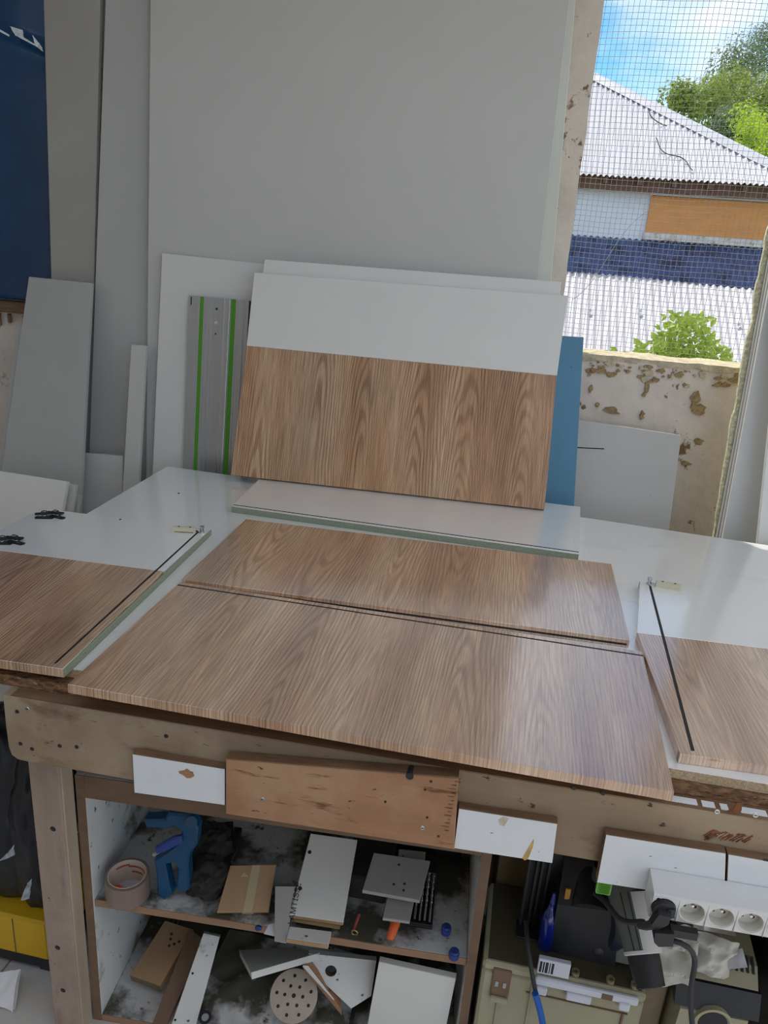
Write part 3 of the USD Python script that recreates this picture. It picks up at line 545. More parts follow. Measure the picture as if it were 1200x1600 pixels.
part(film, 'hem', tube([(-2.75, 2.708, 1.345), (-1.70, 2.708, 1.348)], .006, 6), m_tarp)
shf = T('wall_batten', 'dark stained wooden batten on the wall below the blue film', 'batten', frame((-2.1, 2.70, 1.25)))
part(shf, 'batten', bx(-2.8, -1.62, 2.685, 2.74, 1.295, 1.335, .004), m_apron_edge)
for i in range(9): part(shf, 'rust_flake', bx(-2.2+.055*i+.01*(i % 3), -2.175+.055*i+.01*(i % 2), 2.725, 2.738, 1.235+.015*(i % 3), 1.285, .004), m_block)
#--PART3
# ------------------------------------------------------------------ workbench
Y0 = lambda x: 1.105+.012*(x+.8)
wbn = T('workbench', 'old wooden workbench with white laminate top and patched front rail', 'workbench', frame((.1, 1.7, 0)))
def flat(P, z0, z1, c=.001): return mv(ext(P, z1-z0, c), (0, 0, z0))
TOP = [(-1.13, Y0(-1.13)), (1.3, Y0(1.3)), (1.3, 2.235), (.24, 2.318), (-.88, 2.295), (-1.125, 2.303)]
inset = lambda P, d: list(Polygon(P).buffer(-d, join_style=2).exterior.coords)[:-1]
tt = part(wbn, 'tabletop', flat(inset(TOP, .0012), .8992, .900, 0), m_top, label='white laminate bench top')
part(wbn, 'tabletop_core', flat(TOP, .8815, .8992), m_chip)
LOW = [(-1.12, 1.0815+.024*(-.32)), (1.29, 1.0815+.024*2.09)]+[(1.29, 2.22), (.24, 2.30), (-.88, 2.28), (-1.115, 2.29)]
part(wbn, 'lower_sheet', flat(LOW, .860, .8815), m_osb, label='torn brown chipboard layer under the top')
MA = frame((-.8, 1.05, 0), (1, .024, 0), (0, 0, 1))
ap = local2(MA, [(-0.836,1.049,0.864), (-0.837,1.049,0.796), (-0.836,1.049,0.751), (-0.832,1.049,0.735), (-0.820,1.050,0.727), (-0.798,1.050,0.726), (-0.596,1.055,0.726), (0.215,1.074,0.728)])
ap = ap+[(2.1, ap[-1][1]), (2.1, .862)]; ap[0] = (ap[0][0], .862)
am = mv(ext(Polygon(ap), .030, .0015), (0, 0, -.030))
ma = N(wbn.path, MA)
def inM(M, m): return tf(m, M)
apr = part(wbn, 'apron', inM(MA, am), m_ply, label='long plywood front rail with knots and stains')
bu0 = -.022
part(apr, 'top_edge', inM(MA, bx(bu0, 2.1, .8605, .8625, -.0295, -.0012, 0)), m_apron_edge)
part(apr, 'inner_batten', inM(MA, bx(.0, 2.1, .745, .859, -.055, -.0302, .002)), m_apron_edge)
q = random.Random(11)
pa, pb, pc = [local2(MA, [p])[0] for p in ((0.364,1.078,0.819), (0.379,1.078,0.841), (0.431,1.080,0.825))]
ctr = A(((pa[0]+pc[0])/2, (pa[1]+pc[1])/2)); blob = unary_union([Point(pa[0]+.012+(pc[0]-pa[0]-.02)*q.random(), (pa[1]+pc[1])/2+.004*(q.random()-.2)-(.004 if i % 2 else 0)).buffer(.0025+.004*q.random(), 3) for i in range(22)])
for g in getattr(blob, 'geoms', [blob]): part(apr, 'torn_patch', inM(MA, mv(trimesh.creation.extrude_polygon(g, .0012, engine='earcut'), (0, 0, -.0002))), m_rust, label='torn rust-brown patch')
for i in range(34):
    t = q.random(); x, y = pa[0]+.006+(pc[0]-pa[0])*t, pa[1]+(pc[1]-pa[1])*t+.010*(q.random()-.35); l = .003+.008*q.random(); w_ = .0006+.0010*q.random()
    part(apr, 'tear_sliver', inM(MA, mv(ext([(x, y+w_), (x+w_, y), (x-l*.8, y-l), (x-l*.8-w_, y-l+w_)], .0016+.0004*q.random(), 0), (0, 0, 0))), (m_rust, m_ply, m_apron_edge)[i % 3])
ps = [local2(MA, [p])[0] for p in ((0.388,1.079,0.868), (0.398,1.079,0.874), (0.401,1.079,0.887), (0.409,1.079,0.888), (0.411,1.079,0.874), (0.403,1.079,0.866))]
part(apr, 'torn_patch', inM(MA, mv(ext(ps, .0016, .0004), (0, 0, -.0002))), m_rust)
for x0, w in ((1.315, .05), (1.372, .02), (1.40, .012), (1.43, .04)):
    part(apr, 'paint_remnant', inM(MA, bx(x0-.215, x0-.215+w, .8626, .8645, -.022, -.008, .0004)), m_paperw)
def screw(par, M, xy, r=.004, dark=False):
    s = part(par, 'screw', inM(M, mv(lathe([(0, 0), (r, 0), (r*.9, .0008), (0, .0008)], 12), (*xy, 0))), m_dark if dark else m_steel)
    if not dark: part(s, 'recess', inM(M, bx(xy[0]-r*.55, xy[0]+r*.55, xy[1]-r*.13, xy[1]+r*.13, .0008, .0011, 0)), m_ink)
for p in ((0.377,1.078,0.864), (0.433,1.080,0.869), (-0.791,1.050,0.841)): screw(apr, MA, local2(MA, [p])[0], .0045)
for p in ((-0.811,1.050,0.832), (-0.701,1.052,0.778), (-0.789,1.050,0.757), (-0.811,1.050,0.764), (0.157,1.073,0.864), (0.203,1.074,0.863), (-0.531,1.056,0.833), (-0.734,1.052,0.774)): screw(apr, MA, local2(MA, [p])[0], .004, True)
def block(P, d, m, label, face=None, core=None):
    M, mesh = slab(P, d, .0015); b = part(wbn, 'block', inM(M, mesh), core or m, label=label)
    if face: part(b, 'face', inM(M, mv(ext(inset(local2(M, P), .0008), .0008, 0), (0, 0, .0001))), face, label='white laminate face')
    return b, M
b1, M1 = block([(-0.585,1.037,0.717), (-0.417,1.041,0.725), (-0.417,1.041,0.801), (-0.585,1.037,0.799)], .0175, m_apron_edge, 'white laminate block with a torn brown hole, leftmost on the front rail', m_blkwhite)
pt = local2(M1, [(-0.484,1.040,0.779)])[0]; q = random.Random(3)
part(b1, 'torn_hole', inM(M1, mv(ext([(pt[0]+.016*(.5+.6*q.random())*math.cos(a*.57)*1.0, pt[1]+.010*(.5+.6*q.random())*math.sin(a*.57)) for a in range(11)], .0008, 0), (0, 0, .0006))), m_block, label='torn brown hole')
b2, M2 = block([(-0.414,1.035,0.711), (-0.018,1.045,0.722), (-0.025,1.045,0.864), (-0.414,1.035,0.825)], .0235, m_block, 'large orange-brown plywood block in the middle of the front rail')
L = local2(M2, [(-0.414,1.035,0.825), (-0.025,1.045,0.864)])
part(b2, 'top_edge', inM(M2, hull([(L[0][0]+.001, L[0][1]-.0005, -.001), (L[1][0]-.001, L[1][1]-.0005, -.001), (L[0][0]+.001, L[0][1]+.0012, -.002), (L[1][0]-.001, L[1][1]+.0012, -.002), (L[0][0]+.001, L[0][1]+.0012, -.0225), (L[1][0]-.001, L[1][1]+.0012, -.0225)])), m_apron_edge)
for p in ((-0.349,1.037,0.756), (-0.074,1.043,0.755)): screw(b2, M2, local2(M2, [p])[0], .0042)
for p in ((-0.139,1.042,0.795), (-0.068,1.044,0.850), (-0.076,1.043,0.832), (-0.068,1.044,0.778), (-0.046,1.044,0.744)): screw(b2, M2, local2(M2, [p])[0], .0022, True)
part(b2, 'notch', inM(M2, mv(cyl((0, 0, -.020), (0, 0, .0006), .0065, n=16), (*local2(M2, [(-0.103,1.043,0.853)])[0], 0))), m_ink)
for i in range(14):
    y_ = L[1][1]-.006-.0076*i; part(b2, 'splinter', inM(M2, hull([(L[1][0]-.002-.0015*i*.4+a_, y_+b_, c_) for a_, b_, c_ in ((-.012*(.4+(i*7 % 5)/5), 0, .0002), (.001, .001, .0002), (.001, -.001, .0002), (0, 0, .0016))])), m_rust if i % 2 else m_block)
b3, M3 = block([(-0.019,1.051,0.720), (0.143,1.055,0.725), (0.140,1.055,0.805), (-0.019,1.051,0.802)], .0175, m_apron_edge, 'white laminate block with two ochre glue stains, right of the orange plywood block', m_blkwhite)
def stain(par, M, pts, m, nm='glue_stain'): part(par, nm, inM(M, mv(ext(local2(M, pts), .0009, 0), (0, 0, .0006))), m)
m_glue = pbr('ochre_glue', (.50, .33, .10), .5, var=.3, vscale=60)
stain(b3, M3, [(0.094,1.053,0.726), (0.098,1.054,0.739), (0.107,1.054,0.768), (0.108,1.054,0.754), (0.103,1.054,0.726), (0.098,1.054,0.721)], m_glue)
stain(b3, M3, [(0.047,1.052,0.794), (0.054,1.053,0.801), (0.063,1.053,0.800), (0.057,1.053,0.783), (0.050,1.052,0.784)], pbr('pale_glue', (.55, .50, .38), .5, var=.2, vscale=60))
screw(b3, M3, local2(M3, [(0.039,1.052,0.765)])[0], .0038)
b4, M4 = block([(0.217,1.056,0.703), (0.416,1.061,0.710), (0.399,1.061,0.804), (0.216,1.056,0.801)], .0175, m_apron_edge, 'long white laminate block that carries the socket strip', m_blkwhite)
e5 = A((0.402,1.061,0.803)); f5 = A((0.418,1.061,0.710)); dx5 = A((.35, .0084, -.002))
b5, M5 = block([f5, f5+dx5, e5+dx5, e5], .0175, m_apron_edge, 'white laminate block at the right edge, above the socket strip', m_blkwhite)
for p in ((0.290,1.058,0.774), (0.331,1.059,0.760)): screw(b4, M4, local2(M4, [p])[0], .0035)
screw(b4, M4, local2(M4, [(0.232,1.057,0.761)])[0], .0016, True)
screw(b5, M5, local2(M5, [(0.459,1.062,0.802)])[0], .0045, True)
def leg(x0, x1, y0, y1, lab=None):
    l = part(wbn, 'leg', bx(x0, x1, y0, y1, 0, .859, .003), m_leg, label=lab); part(l, 'facing', bx(x1, x1+.004, y0+.002, y1, 0, .859, .001), m_legpale); return l
lg = leg(-.826, -.762, 1.082, 1.119, 'weathered pinkish wooden front leg')
for z, x in ((.55, -.785), (.24, -.80), (.12, -.797)): part(lg, 'knot', mv(tf(lathe([(0, 0), (.006, 0), (.004, .0008), (0, .0008)], 10), frame((0, 0, 0), (1, 0, 0), (0, 0, 1))), (x, 1.0818, z)), m_dark)
leg(1.14, 1.21, 1.14, 1.20); leg(-1.09, -1.02, 2.20, 2.27); leg(1.14, 1.21, 1.98, 2.05)

# ------------------------------------------------------------------ drawer fronts and doors on the bench
def grooved(P, t, gx0, gx1, gy0, gy1, depth=.0022):
    """Panel frame, local mesh with a slot cut from its face, and the slot's dark floor."""
    M, m = slab(P, t, .0008); L0 = local2(M, P)
    a0, a1 = max(gx0, L0[3 if gy0 > .2 else 0][0]+.0006), min(gx1, L0[2 if gy0 > .2 else 1][0]-.0006)
    return M, diff(m, bx(gx0, gx1, gy0, gy1, -depth, .01, 0)), bx(a0, a1, gy0+.0003, gy1-.0003, -depth, -depth+.0014, 0)
P = [(-0.698,1.036,0.918), (0.296,1.035,0.918), (0.299,1.469,0.918), (-0.694,1.469,0.918)]
M = qframe(P); L = local2(M, P); H = L[2][1]-.017
M, m, g = grooved(P, .018, -.1, 1.2, H-.003, H+.003)
big = T('oak_drawer_front', 'largest oak-print panel lying across the front edge of the bench', 'drawer front', M)
part(big, 'board', m, m_oak[1], local=True); part(big, 'groove', g, m_black, local=True)
P = [(-0.697,1.482,0.918), (0.278,1.511,0.918), (0.273,1.922,0.918), (-0.698,1.890,0.918)]
M, m = slab(P, .018, .0008)
mid = T('oak_drawer_front', 'oak-print panel lying behind the largest one, in the middle of the bench', 'drawer front', M)
part(mid, 'board', m, m_oak[2], local=True)
W = local2(M, P)[1][0]
part(mid, 'front_groove', bx(.004, W-.004, -.0006, .0004, -.013, -.009, 0), m_black, local=True)
P = [(-0.772,1.971,0.918), (0.194,1.960,0.918), (0.214,2.363,0.918), (-.79, 2.355, .918)]
L = local2(qframe(P), P)
M, m, g = grooved(P, .018, -.1, 1.2, .012, .0195)
wd = T('white_drawer_front', 'white grooved panel with green core edge lying under the upright panel', 'drawer front', M)
part(wd, 'board', m, m_doorwhite, local=True); part(wd, 'groove', g, m_black, local=True)
part(wd, 'raw_edge', bx(.001, L[1][0]-.001, -.0008, .0002, -.0175, -.0006, 0), m_greenmdf, local=True, label='raw green-grey core edge')
def door(name, label, P, yb, gx, side, oakm):
    """Two-tone door; yb: local y of the tone change, gx: local x of the groove, side: -1 or 1, the raw edge's side."""
    M = qframe(P); L = local2(M, P); W, H = L[1][0], L[2][1]
    d = T(name, label, 'cabinet door', M); lo = Polygon([L[0], L[1], (L[1][0], yb), (L[0][0], yb)]); hi = Polygon([(L[0][0], yb), (L[1][0], yb), L[2], L[3]])
    E0, E1 = (A(L[1]), A(L[2])) if side > 0 else (A(L[0]), A(L[3])); ed = (E1-E0)/np.linalg.norm(E1-E0); inw = A((-side*1., 0))
    def along(o0, o1, s0, s1): return Polygon([E0+ed*s0+inw*o0, E0+ed*s0+inw*o1, E1-ed*s1+inw*o1, E1-ed*s1+inw*o0])
    cut = mv(trimesh.creation.extrude_polygon(along(gx-.003, gx+.003, .013, .020), .02, engine='earcut'), (0, 0, -.0024))
    part(d, 'oak_section', diff(mv(ext(lo, .018, .0008), (0, 0, -.018)), cut), oakm, local=True, label='oak-print front part')
    part(d, 'white_section', diff(mv(ext(hi, .018, .0008), (0, 0, -.018)), cut), m_doorwhite, local=True, label='plain white rear part')
    part(d, 'groove', mv(trimesh.creation.extrude_polygon(along(gx-.0028, gx+.0028, .0132, .0202), .0014, engine='earcut'), (0, 0, -.0023)), m_black, local=True)
    part(d, 'raw_edge', mv(trimesh.creation.extrude_polygon(along(-.0009, .0003, .001, .001), .0168, engine='earcut'), (0, 0, -.0175)), m_greenmdf, local=True, label='raw green-grey core edge')
    return d, M, (W, H)
BR, FR = A((-0.756,1.791,0.918)), A((-0.732,1.076,0.918)); wv = A((-.475, -.022, 0))
Pd = [FR+wv, FR, BR, BR+wv]; Ld = local2(qframe(Pd), [(-0.748,1.508,0.918)])
d1, MD1, S1 = door('two_tone_door', 'two-tone panel, oak print in front and white behind, at the left end of the bench', Pd, Ld[0][1], .023, 1, m_oak[3])
FL, BL = A((0.320,1.136,0.918)), A((0.334,1.834,0.918)); wv = A((.62, .035, 0))
Pd = [FL, FL+wv, BL+wv, BL]; Ld = local2(qframe(Pd), [(0.336,1.553,0.918)])
d2, MD2, S2 = door('two_tone_door', 'two-tone panel, oak print in front and white behind, at the right end of the bench', Pd, Ld[0][1], .022, -1, m_oak[4])
# push catches
def catch(label, a, b, tipside):
    """Cream push catch along a-b with its metal tip beyond b."""
    a, b = A(a), A(b); M = frame(a, b-a, (0, 1 if b[0] > a[0] else -1, 0)); l = np.linalg.norm(b-a); c = T('push_catch', label, 'catch', M)
    w, h = .0075, .014
    part(c, 'housing', hull([(x, y*s, z) for x in (0, l) for y, z, s in ((w, .0, 1), (w, .0, -1), (w, h-.003, 1), (w, h-.003, -1), (w-.003, h, 1), (w-.003, h, -1))]), m_cream, local=True, label='cream plastic housing')
    for t in (.25, .75): part(c, 'screw_hole', mv(lathe([(0, 0), (.0028, 0), (.0028, .0005), (0, .0005)], 10), (l*t, 0, h)), m_dark, local=True)
    part(c, 'recess_line', bx(l*.08, l*.9, -w-.0004, -w+.0006, .0015, .0028, 0), m_dark, local=True)
    part(c, 'plunger', cyl((l, 0, .007), (l+.012, 0, .007), .0042, n=14), m_zinc, local=True, label='zinc plunger')
    part(c, 'striker_post', mv(lathe([(0, 0), (.0062, 0), (.0062, .003), (.004, .0045), (.004, .013), (.0056, .0145), (.0056, .0185), (0, .0185)], 16), (l+.016, 0, 0)), m_zinc, local=True, label='zinc striker post')
    return c
catch('cream push catch with zinc tip on the rear corner of the left two-tone panel', (-0.837,1.740,0.918), (-0.781,1.752,0.918), 1)
catch('cream push catch with zinc tip on the rear corner of the right two-tone panel', (0.426,1.813,0.918), (0.369,1.819,0.918), 1)
# black metal clips
def clip(M, label, group):
    c = T('metal_clip', label, 'clip', M, group)
    base = Polygon([(-.020, -.006), (.020, -.006), (.022, 0), (.020, .006), (-.020, .006), (-.022, 0)]).buffer(.0015)
    for x in (-.012, .012): base = base.difference(Point(x, 0).buffer(.0028, 8))
    part(c, 'plate', mv(trimesh.creation.extrude_polygon(base, .002, engine='earcut'), (0, 0, 0)), m_dark, local=True)
    part(c, 'bridge', hull([(x, y, z) for x, z in ((-.010, .002), (.010, .002), (-.006, .007), (.006, .007)) for y in (-.005, .005)]), m_rubber, local=True)
    part(c, 'rim', tube([(.0045*math.cos(a*.7), .0045*math.sin(a*.7), .0075) for a in range(10)], .0008, 5), m_steel, local=True)
    return c
c0 = None
for gi, (px, lab) in enumerate((((-1.168,1.721,0.918), 'small black metal clip in the pile at the rear corner of the two-tone panel'), ((-1.159,1.537,0.918), 'small black metal clip in the pile at the left edge of the picture'))):
    for kx, ky, rz, z in ((-.012, -.012, .35, .0), (.014, .004, -.15, .0), (.004, .012, .12, .0075), (-.018, -.002, .6, .0075)):
        Mc = frame(A(px)+A((kx, ky, z)), (math.cos(rz), math.sin(rz), 0)); g = f'black clips, pile {"behind" if gi == 0 else "in front"}'
        if c0 is None: c0 = clip(Mc, lab, g)
        else: copy_of(c0, Mc, lab, 'clip', g)
one('sawdust_speck', 'dark speck on the bench top near its rear left corner', 'speck', mv(lathe([(0, 0), (.0035, 0), (.002, .002), (0, .003)], 8), (-0.974,2.066,0.900)), m_dark)
one('sawdust_speck', 'dark speck on the white rear part of the left two-tone panel', 'speck', mv(lathe([(0, 0), (.003, 0), (.002, .002), (0, .003)], 8), (-0.999,1.767,0.918)), m_dark)
# socket strip
OS, DX = A((0.293,1.056,0.752)), A((0.471,1.061,0.757))-A((0.293,1.056,0.752))
MS = frame(OS, (1, .024, DX[2]/DX[0]*.3), (0, 0, 1))
strip = T('socket_strip', 'white socket strip screwed under the white block', 'socket strip', MS)
pr = [(0, 0), (.047, -.004), (.0485, -.0065), (.0465, -.052), (.044, -.054), (0, -.054)]
sm = trimesh.creation.extrude_polygon(Polygon(pr), .30, engine='earcut'); sm.apply_transform(A([[0, 0, 1, 0], [0, 1, 0, 0], [1, 0, 0, 0], [0, 0, 0, 1.]])); sm.invert() if sm.volume < 0 else None
sc = [local2(MS, [p])[0] for p in ((0.311,1.010,0.753), (0.355,1.011,0.751), (0.398,1.012,0.749), (0.441,1.013,0.747))]
cy = -.0292; stp = (sc[3][0]-sc[1][0])/2
sc = [(sc[1][0]+stp*i, cy) for i in range(-1, 4)]
sm = diff(sm, *[cyl((x, y, .031), (x, y, .06), .0188, .0188, 32) for x, y in sc])
part(strip, 'body', sm, m_strip, local=True)
for i, (x, y) in enumerate(sc):
    s = part(strip, 'socket', mv(lathe([(0, .0312), (.0165, .0312), (.0178, .046), (.0195, .0478), (.0198, .0470), (.0187, .0305), (0, .0305)], 32), (x, y, 0)), m_socket, local=True)
    if i: part(s, 'earth_pin', cyl((x, y+.010, .031), (x, y+.010, .045), .0027, .0022, 12), m_steel, local=True)
    for q in (-1, 1): part(s, 'contact_hole', mv(lathe([(0, 0), (.0026, 0), (.0026, .0004), (0, .0004)], 10), (x+q*.008, y-.003, .0312)), m_dark, local=True)
    if i: part(strip, 'seam', bx(x-stp/2-.0004, x-stp/2+.0004, -.0515, -.008, .0458, .0484, 0), pbr('seam_grey_%d' % i, (.42, .41, .38), .6), local=True)  # seams are grey joint lines between the sockets
for yy in (-.010, -.040): part(strip, 'screw_hole', cyl((.008, yy-.004, .046), (.008, yy-.004, .0486), .003, n=10), m_dark, local=True)
part(strip, 'ridge', bx(0, .30, -.0035, -.0015, .018, .022, .0005), m_strip, local=True)
x, y = sc[0]
plug = T('plug', 'round black plug in the first socket of the white strip', 'plug', MS)
part(plug, 'body', [mv(lathe([(0, .034), (.0178, .034), (.0178, .052), (.0165, .056), (0, .057)], 28), (x, y, 0)), hull([(x+a, y+b, .05+c) for a, b, c in ((-.010, .006, 0), (.010, .006, 0), (.012, -.008, 0), (-.012, -.010, 0), (-.010, .003, .017), (.008, .003, .017), (.006, -.012, .018), (-.013, -.014, .018), (-.021, -.024, .006), (-.006, -.027, .006), (-.020, -.024, .018), (-.008, -.027, .018))])], m_dark, local=True)
part(plug, 'grip', hull([(x+a, y+b, c) for a, b in ((.003, .008), (.014, .010), (.016, -.006), (.006, -.010)) for c in (.055, .0585)]), m_darkblue, local=True)
part(plug, 'strain_relief', tube([(x-.014, y-.022, .062), (x-.024, y-.030, .060), (x-.032, y-.035, .056)], [.0075, .0062, .0052], 10), m_rubber, local=True)
pe = (MS @ A([x-.032, y-.035, .056, 1]))[:3]
part(plug, 'cable', tube(spline([pe, (0.283,1.040,0.652), (0.262,1.060,0.636), (0.248,1.080,0.637), (0.237,1.100,0.632), (0.232,1.120,0.619)], 30), .0046, 8), m_rubber)
plug2 = T('flat_plug', 'flat black adaptor hanging under the first socket with a cable straight down', 'plug', MS)
part(plug2, 'body', [hull([(x+a, y+b, c) for a, b in ((-.012, -.026), (.016, -.022), (.018, -.046), (-.002, -.052), (-.010, -.045)) for c in (.052, .074)]), hull([(x+a, y+b, c) for a, b in ((.012, -.020), (.052, -.020), (.052, -.033), (.012, -.034)) for c in (.056, .068)])], m_dark, local=True)
pe = (MS @ A([x+.014, y-.045, .063, 1]))[:3]
part(plug2, 'cable', tube(spline([pe, (0.355,0.990,0.675), (0.377,1.000,0.603), (0.399,1.010,0.498), (0.425,1.020,0.373)], 24), .0042, 8), m_rubber)
#--PART4
# ------------------------------------------------------------------ shelf cabinet under the bench
MC = frame((-.755, 1.12, 0), (.805, .055, 0))
cab = T('shelf_cabinet', 'open dusty white shelf cabinet with brown edges under the bench', 'cabinet', MC)
CW, CD, CH, SZ = .807, .46, .655, .340
def cpart(nm, b, m, band=None, lab=None):
    p = part(cab, nm, b, m, local=True, label=lab)
    if band is not None: part(p, 'edge_band', band, m_edge if nm in ('side_panel', 'top_panel') else m_edge2, local=True)
    return p
for x in (0, CW-.018): cpart('side_panel', bx(x, x+.018, .0012, CD, 0, CH), m_dirty, bx(x, x+.018, -.0005, .0012, 0, CH, .0004))
cpart('top_panel', bx(.0185, CW-.0185, .0012, CD, CH-.052, CH), m_dirty, bx(.0185, CW-.0185, -.0005, .0012, CH-.052, CH, .0004))
cpart('bottom_panel', bx(.0185, CW-.0185, .0012, CD, .0, .018), m_dustshade, bx(.0185, CW-.0185, -.0005, .0012, 0, .018, .0004))
cpart('shelf', bx(.0185, CW-.0185, .0072, CD-.01, SZ-.018, SZ), m_dustshade, bx(.0185, CW-.0185, .0055, .0072, SZ-.018, SZ, .0004), 'dusty white shelf with brown front edge')
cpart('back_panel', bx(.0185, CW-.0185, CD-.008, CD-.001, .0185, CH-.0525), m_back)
def cl(x, y, z): return (MC @ A([x, y, z, 1.]))[:3]
def CL(P): return (np.linalg.inv(MC) @ np.r_[A(P, float), 1])[:3]
# --- upper shelf
c = A((-0.679,1.159,0.340)); th = .052; r = .045
roll_ = T('tape_roll', 'roll of brown packing tape standing open on the shelf at the left', 'tape', frame(c))
part(roll_, 'tape', lathe([(r*.86, 0), (r, .0005), (r, th-.0005), (r*.86, th), (r*.86, 0)], 40), m_packtape, local=True)
part(roll_, 'core', lathe([(r*.83, .001), (r*.862, .001), (r*.862, th+.0006), (r*.83, th+.0006), (r*.83, .001)], 40), m_core, local=True, label='cardboard core with red print')
for a0, a1, z in ((60, 110, .036), (115, 150, .040), (30, 55, .034), (70, 100, .022)):
    t = np.radians(np.linspace(a0, a1, 8)); part(roll_, 'print', trimesh.util.concatenate([bx(-.003, .003, -.0004, .0004, -.0022, .0022, 0).apply_transform(frame((r*.829*math.cos(q), r*.829*math.sin(q), z), (-math.sin(q), math.cos(q), 0))) for q in t]), m_red, local=True)
one('orange_cap', 'small orange cap lying inside the tape roll', 'cap', mv(lathe([(0, 0), (.010, 0), (.011, .003), (.010, .012), (.006, .015), (0, .0155)], 18), c+A((-.022, -.004, 0))), m_orange)
def traced(pts, t, c=.0015):
    """Flat piece with the outline of these points, thickness t behind them."""
    M = frame(pts[0], (.805, .055, 0), (0, 0, 1)); return tf(mv(ext(Polygon(local2(M, pts)).buffer(0), t, c), (0, 0, -t)), M)
clampP = [(-0.586,1.162,0.565), (-0.541,1.165,0.570), (-0.525,1.166,0.538), (-0.528,1.166,0.496), (-0.543,1.165,0.470), (-0.547,1.164,0.443), (-0.545,1.164,0.377), (-0.562,1.163,0.365), (-0.574,1.162,0.378), (-0.569,1.163,0.429), (-0.578,1.162,0.441), (-0.595,1.161,0.434), (-0.589,1.161,0.388), (-0.583,1.162,0.355), (-0.601,1.161,0.338), (-0.614,1.160,0.349), (-0.615,1.160,0.404), (-0.619,1.159,0.441), (-0.588,1.161,0.472), (-0.564,1.163,0.499), (-0.559,1.163,0.525), (-0.576,1.162,0.535), (-0.587,1.162,0.527), (-0.632,1.158,0.520), (-0.637,1.158,0.539), (-0.594,1.161,0.548)]
cw = T('plastic_clamp', 'blue plastic bar clamp standing on the shelf behind the tape roll', 'clamp', frame(A((-0.592,1.161,0.345)), (.805, .055, 0)))
part(cw, 'body', traced(clampP, .030, .004), m_blue)
part(cw, 'bar', tube([A((-0.617,1.157,0.459)), A((-0.561,1.160,0.510))], .0035, 8), m_steel, label='steel bar')
part(cw, 'jaw', traced([(-0.611,1.150,0.483), (-0.572,1.153,0.516), (-0.556,1.154,0.522), (-0.554,1.154,0.506), (-0.589,1.151,0.477), (-0.609,1.150,0.467)], .012, .003), m_bluebits)
part(cw, 'knob', cyl(A((-0.534,1.155,0.562)), A((-0.555,1.199,0.520)), .012, n=14), m_blue)
ham = T('hammer', 'hammer with black head and thin steel shaft lying on the shelf behind the wooden block', 'hammer', frame(A((-0.502,1.231,0.352))))
part(ham, 'head', hull([A(p)+A((0, 0, d)) for p in ((-0.578,1.364,0.345), (-0.535,1.382,0.345), (-0.517,1.344,0.345), (-0.561,1.332,0.345)) for d in (0, .026)]), m_dark)
part(ham, 'claw', hull([A(p)+A((0, 0, d)) for p in ((-0.528,1.372,0.345), (-0.510,1.374,0.345), (-0.509,1.356,0.345), (-0.520,1.351,0.345)) for d in (.005, .02)]), m_dark)
part(ham, 'shaft', tube([(-0.530,1.339,0.357), (-0.514,1.271,0.355), (-0.501,1.225,0.353)], [.0042, .0042, .005], 10), m_steel)
part(ham, 'strut', tube([(-0.502,1.326,0.352), (-0.501,1.273,0.352)], .002, 8), m_steel)
def rest(m, z): m = tri(m).copy(); v = m.vertices.copy(); v[:, 2] = np.maximum(v[:, 2], z); m.vertices = v; return m
c = A((-0.525,1.184,0.345)); one('cloth_bag', 'dark crumpled cloth bag slumped behind the wooden block', 'bag', rest([bump_sphere(c+A((0, .03, .030)), (.045, .05, .038), .35, 4, 4, 2.6), bump_sphere(c+A((-.02, .09, .045)), (.045, .05, .045), .4, 9, 4, 2.6)], SZ+.001), m_darkcloth)
one('cloth_bag', 'dark bundle at the back of the shelf, left of the white board', 'bag', rest(bump_sphere(cl(.37, .35, .395), (.08, .06, .055), .4, 14, 4, 2.6), SZ+.001), m_darkcloth)
P = [(-0.478,1.147,0.356), (-0.377,1.174,0.356), (-0.387,1.250,0.405), (-0.479,1.223,0.405)]
M = qframe(P); L = local2(M, P); Z = [(x, y) for x, y in L]
wbk = T('wooden_block', 'tan wooden block with a masking tape strip, on the upper shelf', 'block', M)
part(wbk, 'block', mv(ext(Z, .016, .0012), (0, 0, -.016)), m_tan, local=True)
fx = lambda t, s: tuple((1-s)*((1-t)*A(L[0])+t*A(L[1]))+s*((1-t)*A(L[3])+t*A(L[2])))
part(wbk, 'tape_strip', mv(trimesh.creation.extrude_polygon(Polygon([fx(.50, .0), fx(.68, .0), fx(.66, .99), fx(.48, .99)]), .0006, engine='earcut'), (0, 0, -.0001)), m_tape, local=True)
part(wbk, 'tape_strip', bx(fx(.48, 0)[0], fx(.71, 0)[0], L[0][1]-.0014, L[0][1]-.0002, -.019, .0012, .0004), m_tape, local=True)
part(wbk, 'scuff', mv(trimesh.creation.extrude_polygon(Polygon([fx(.28, .74), fx(.46, .74), fx(.34, .84)]), .0006, engine='earcut'), (0, 0, -.0001)), m_tape, local=True)
P = [(-0.348,1.125,0.338), (-0.324,1.126,0.338), (-0.331,1.207,0.402), (-0.372,1.197,0.402)]
M = qframe(P); L = local2(M, P)
card = T('marked_card', 'grimy card strip with black handwriting drooping over the shelf edge', 'card', M)
part(card, 'strip', mv(ext(L, .003, .0004), (0, 0, -.003)), m_grime, local=True)
tmx = meshkit.text_mesh('LAMTISSE', .0115, .0003); tmx.apply_transform(A([[0, -1, 0, 0], [1, 0, 0, 0], [0, 0, 1, 0], [0, 0, 0, 1.]]))
ext_ = tmx.extents[1]; tmx.apply_scale([1, .075/ext_, 1]); tmx.apply_translation(A([L[1][0]+.006, .035, .0001])-A([tmx.bounds[1][0]-.001, tmx.bounds[0][1], 0]))
part(card, 'handwriting', tmx, m_ink, local=True)
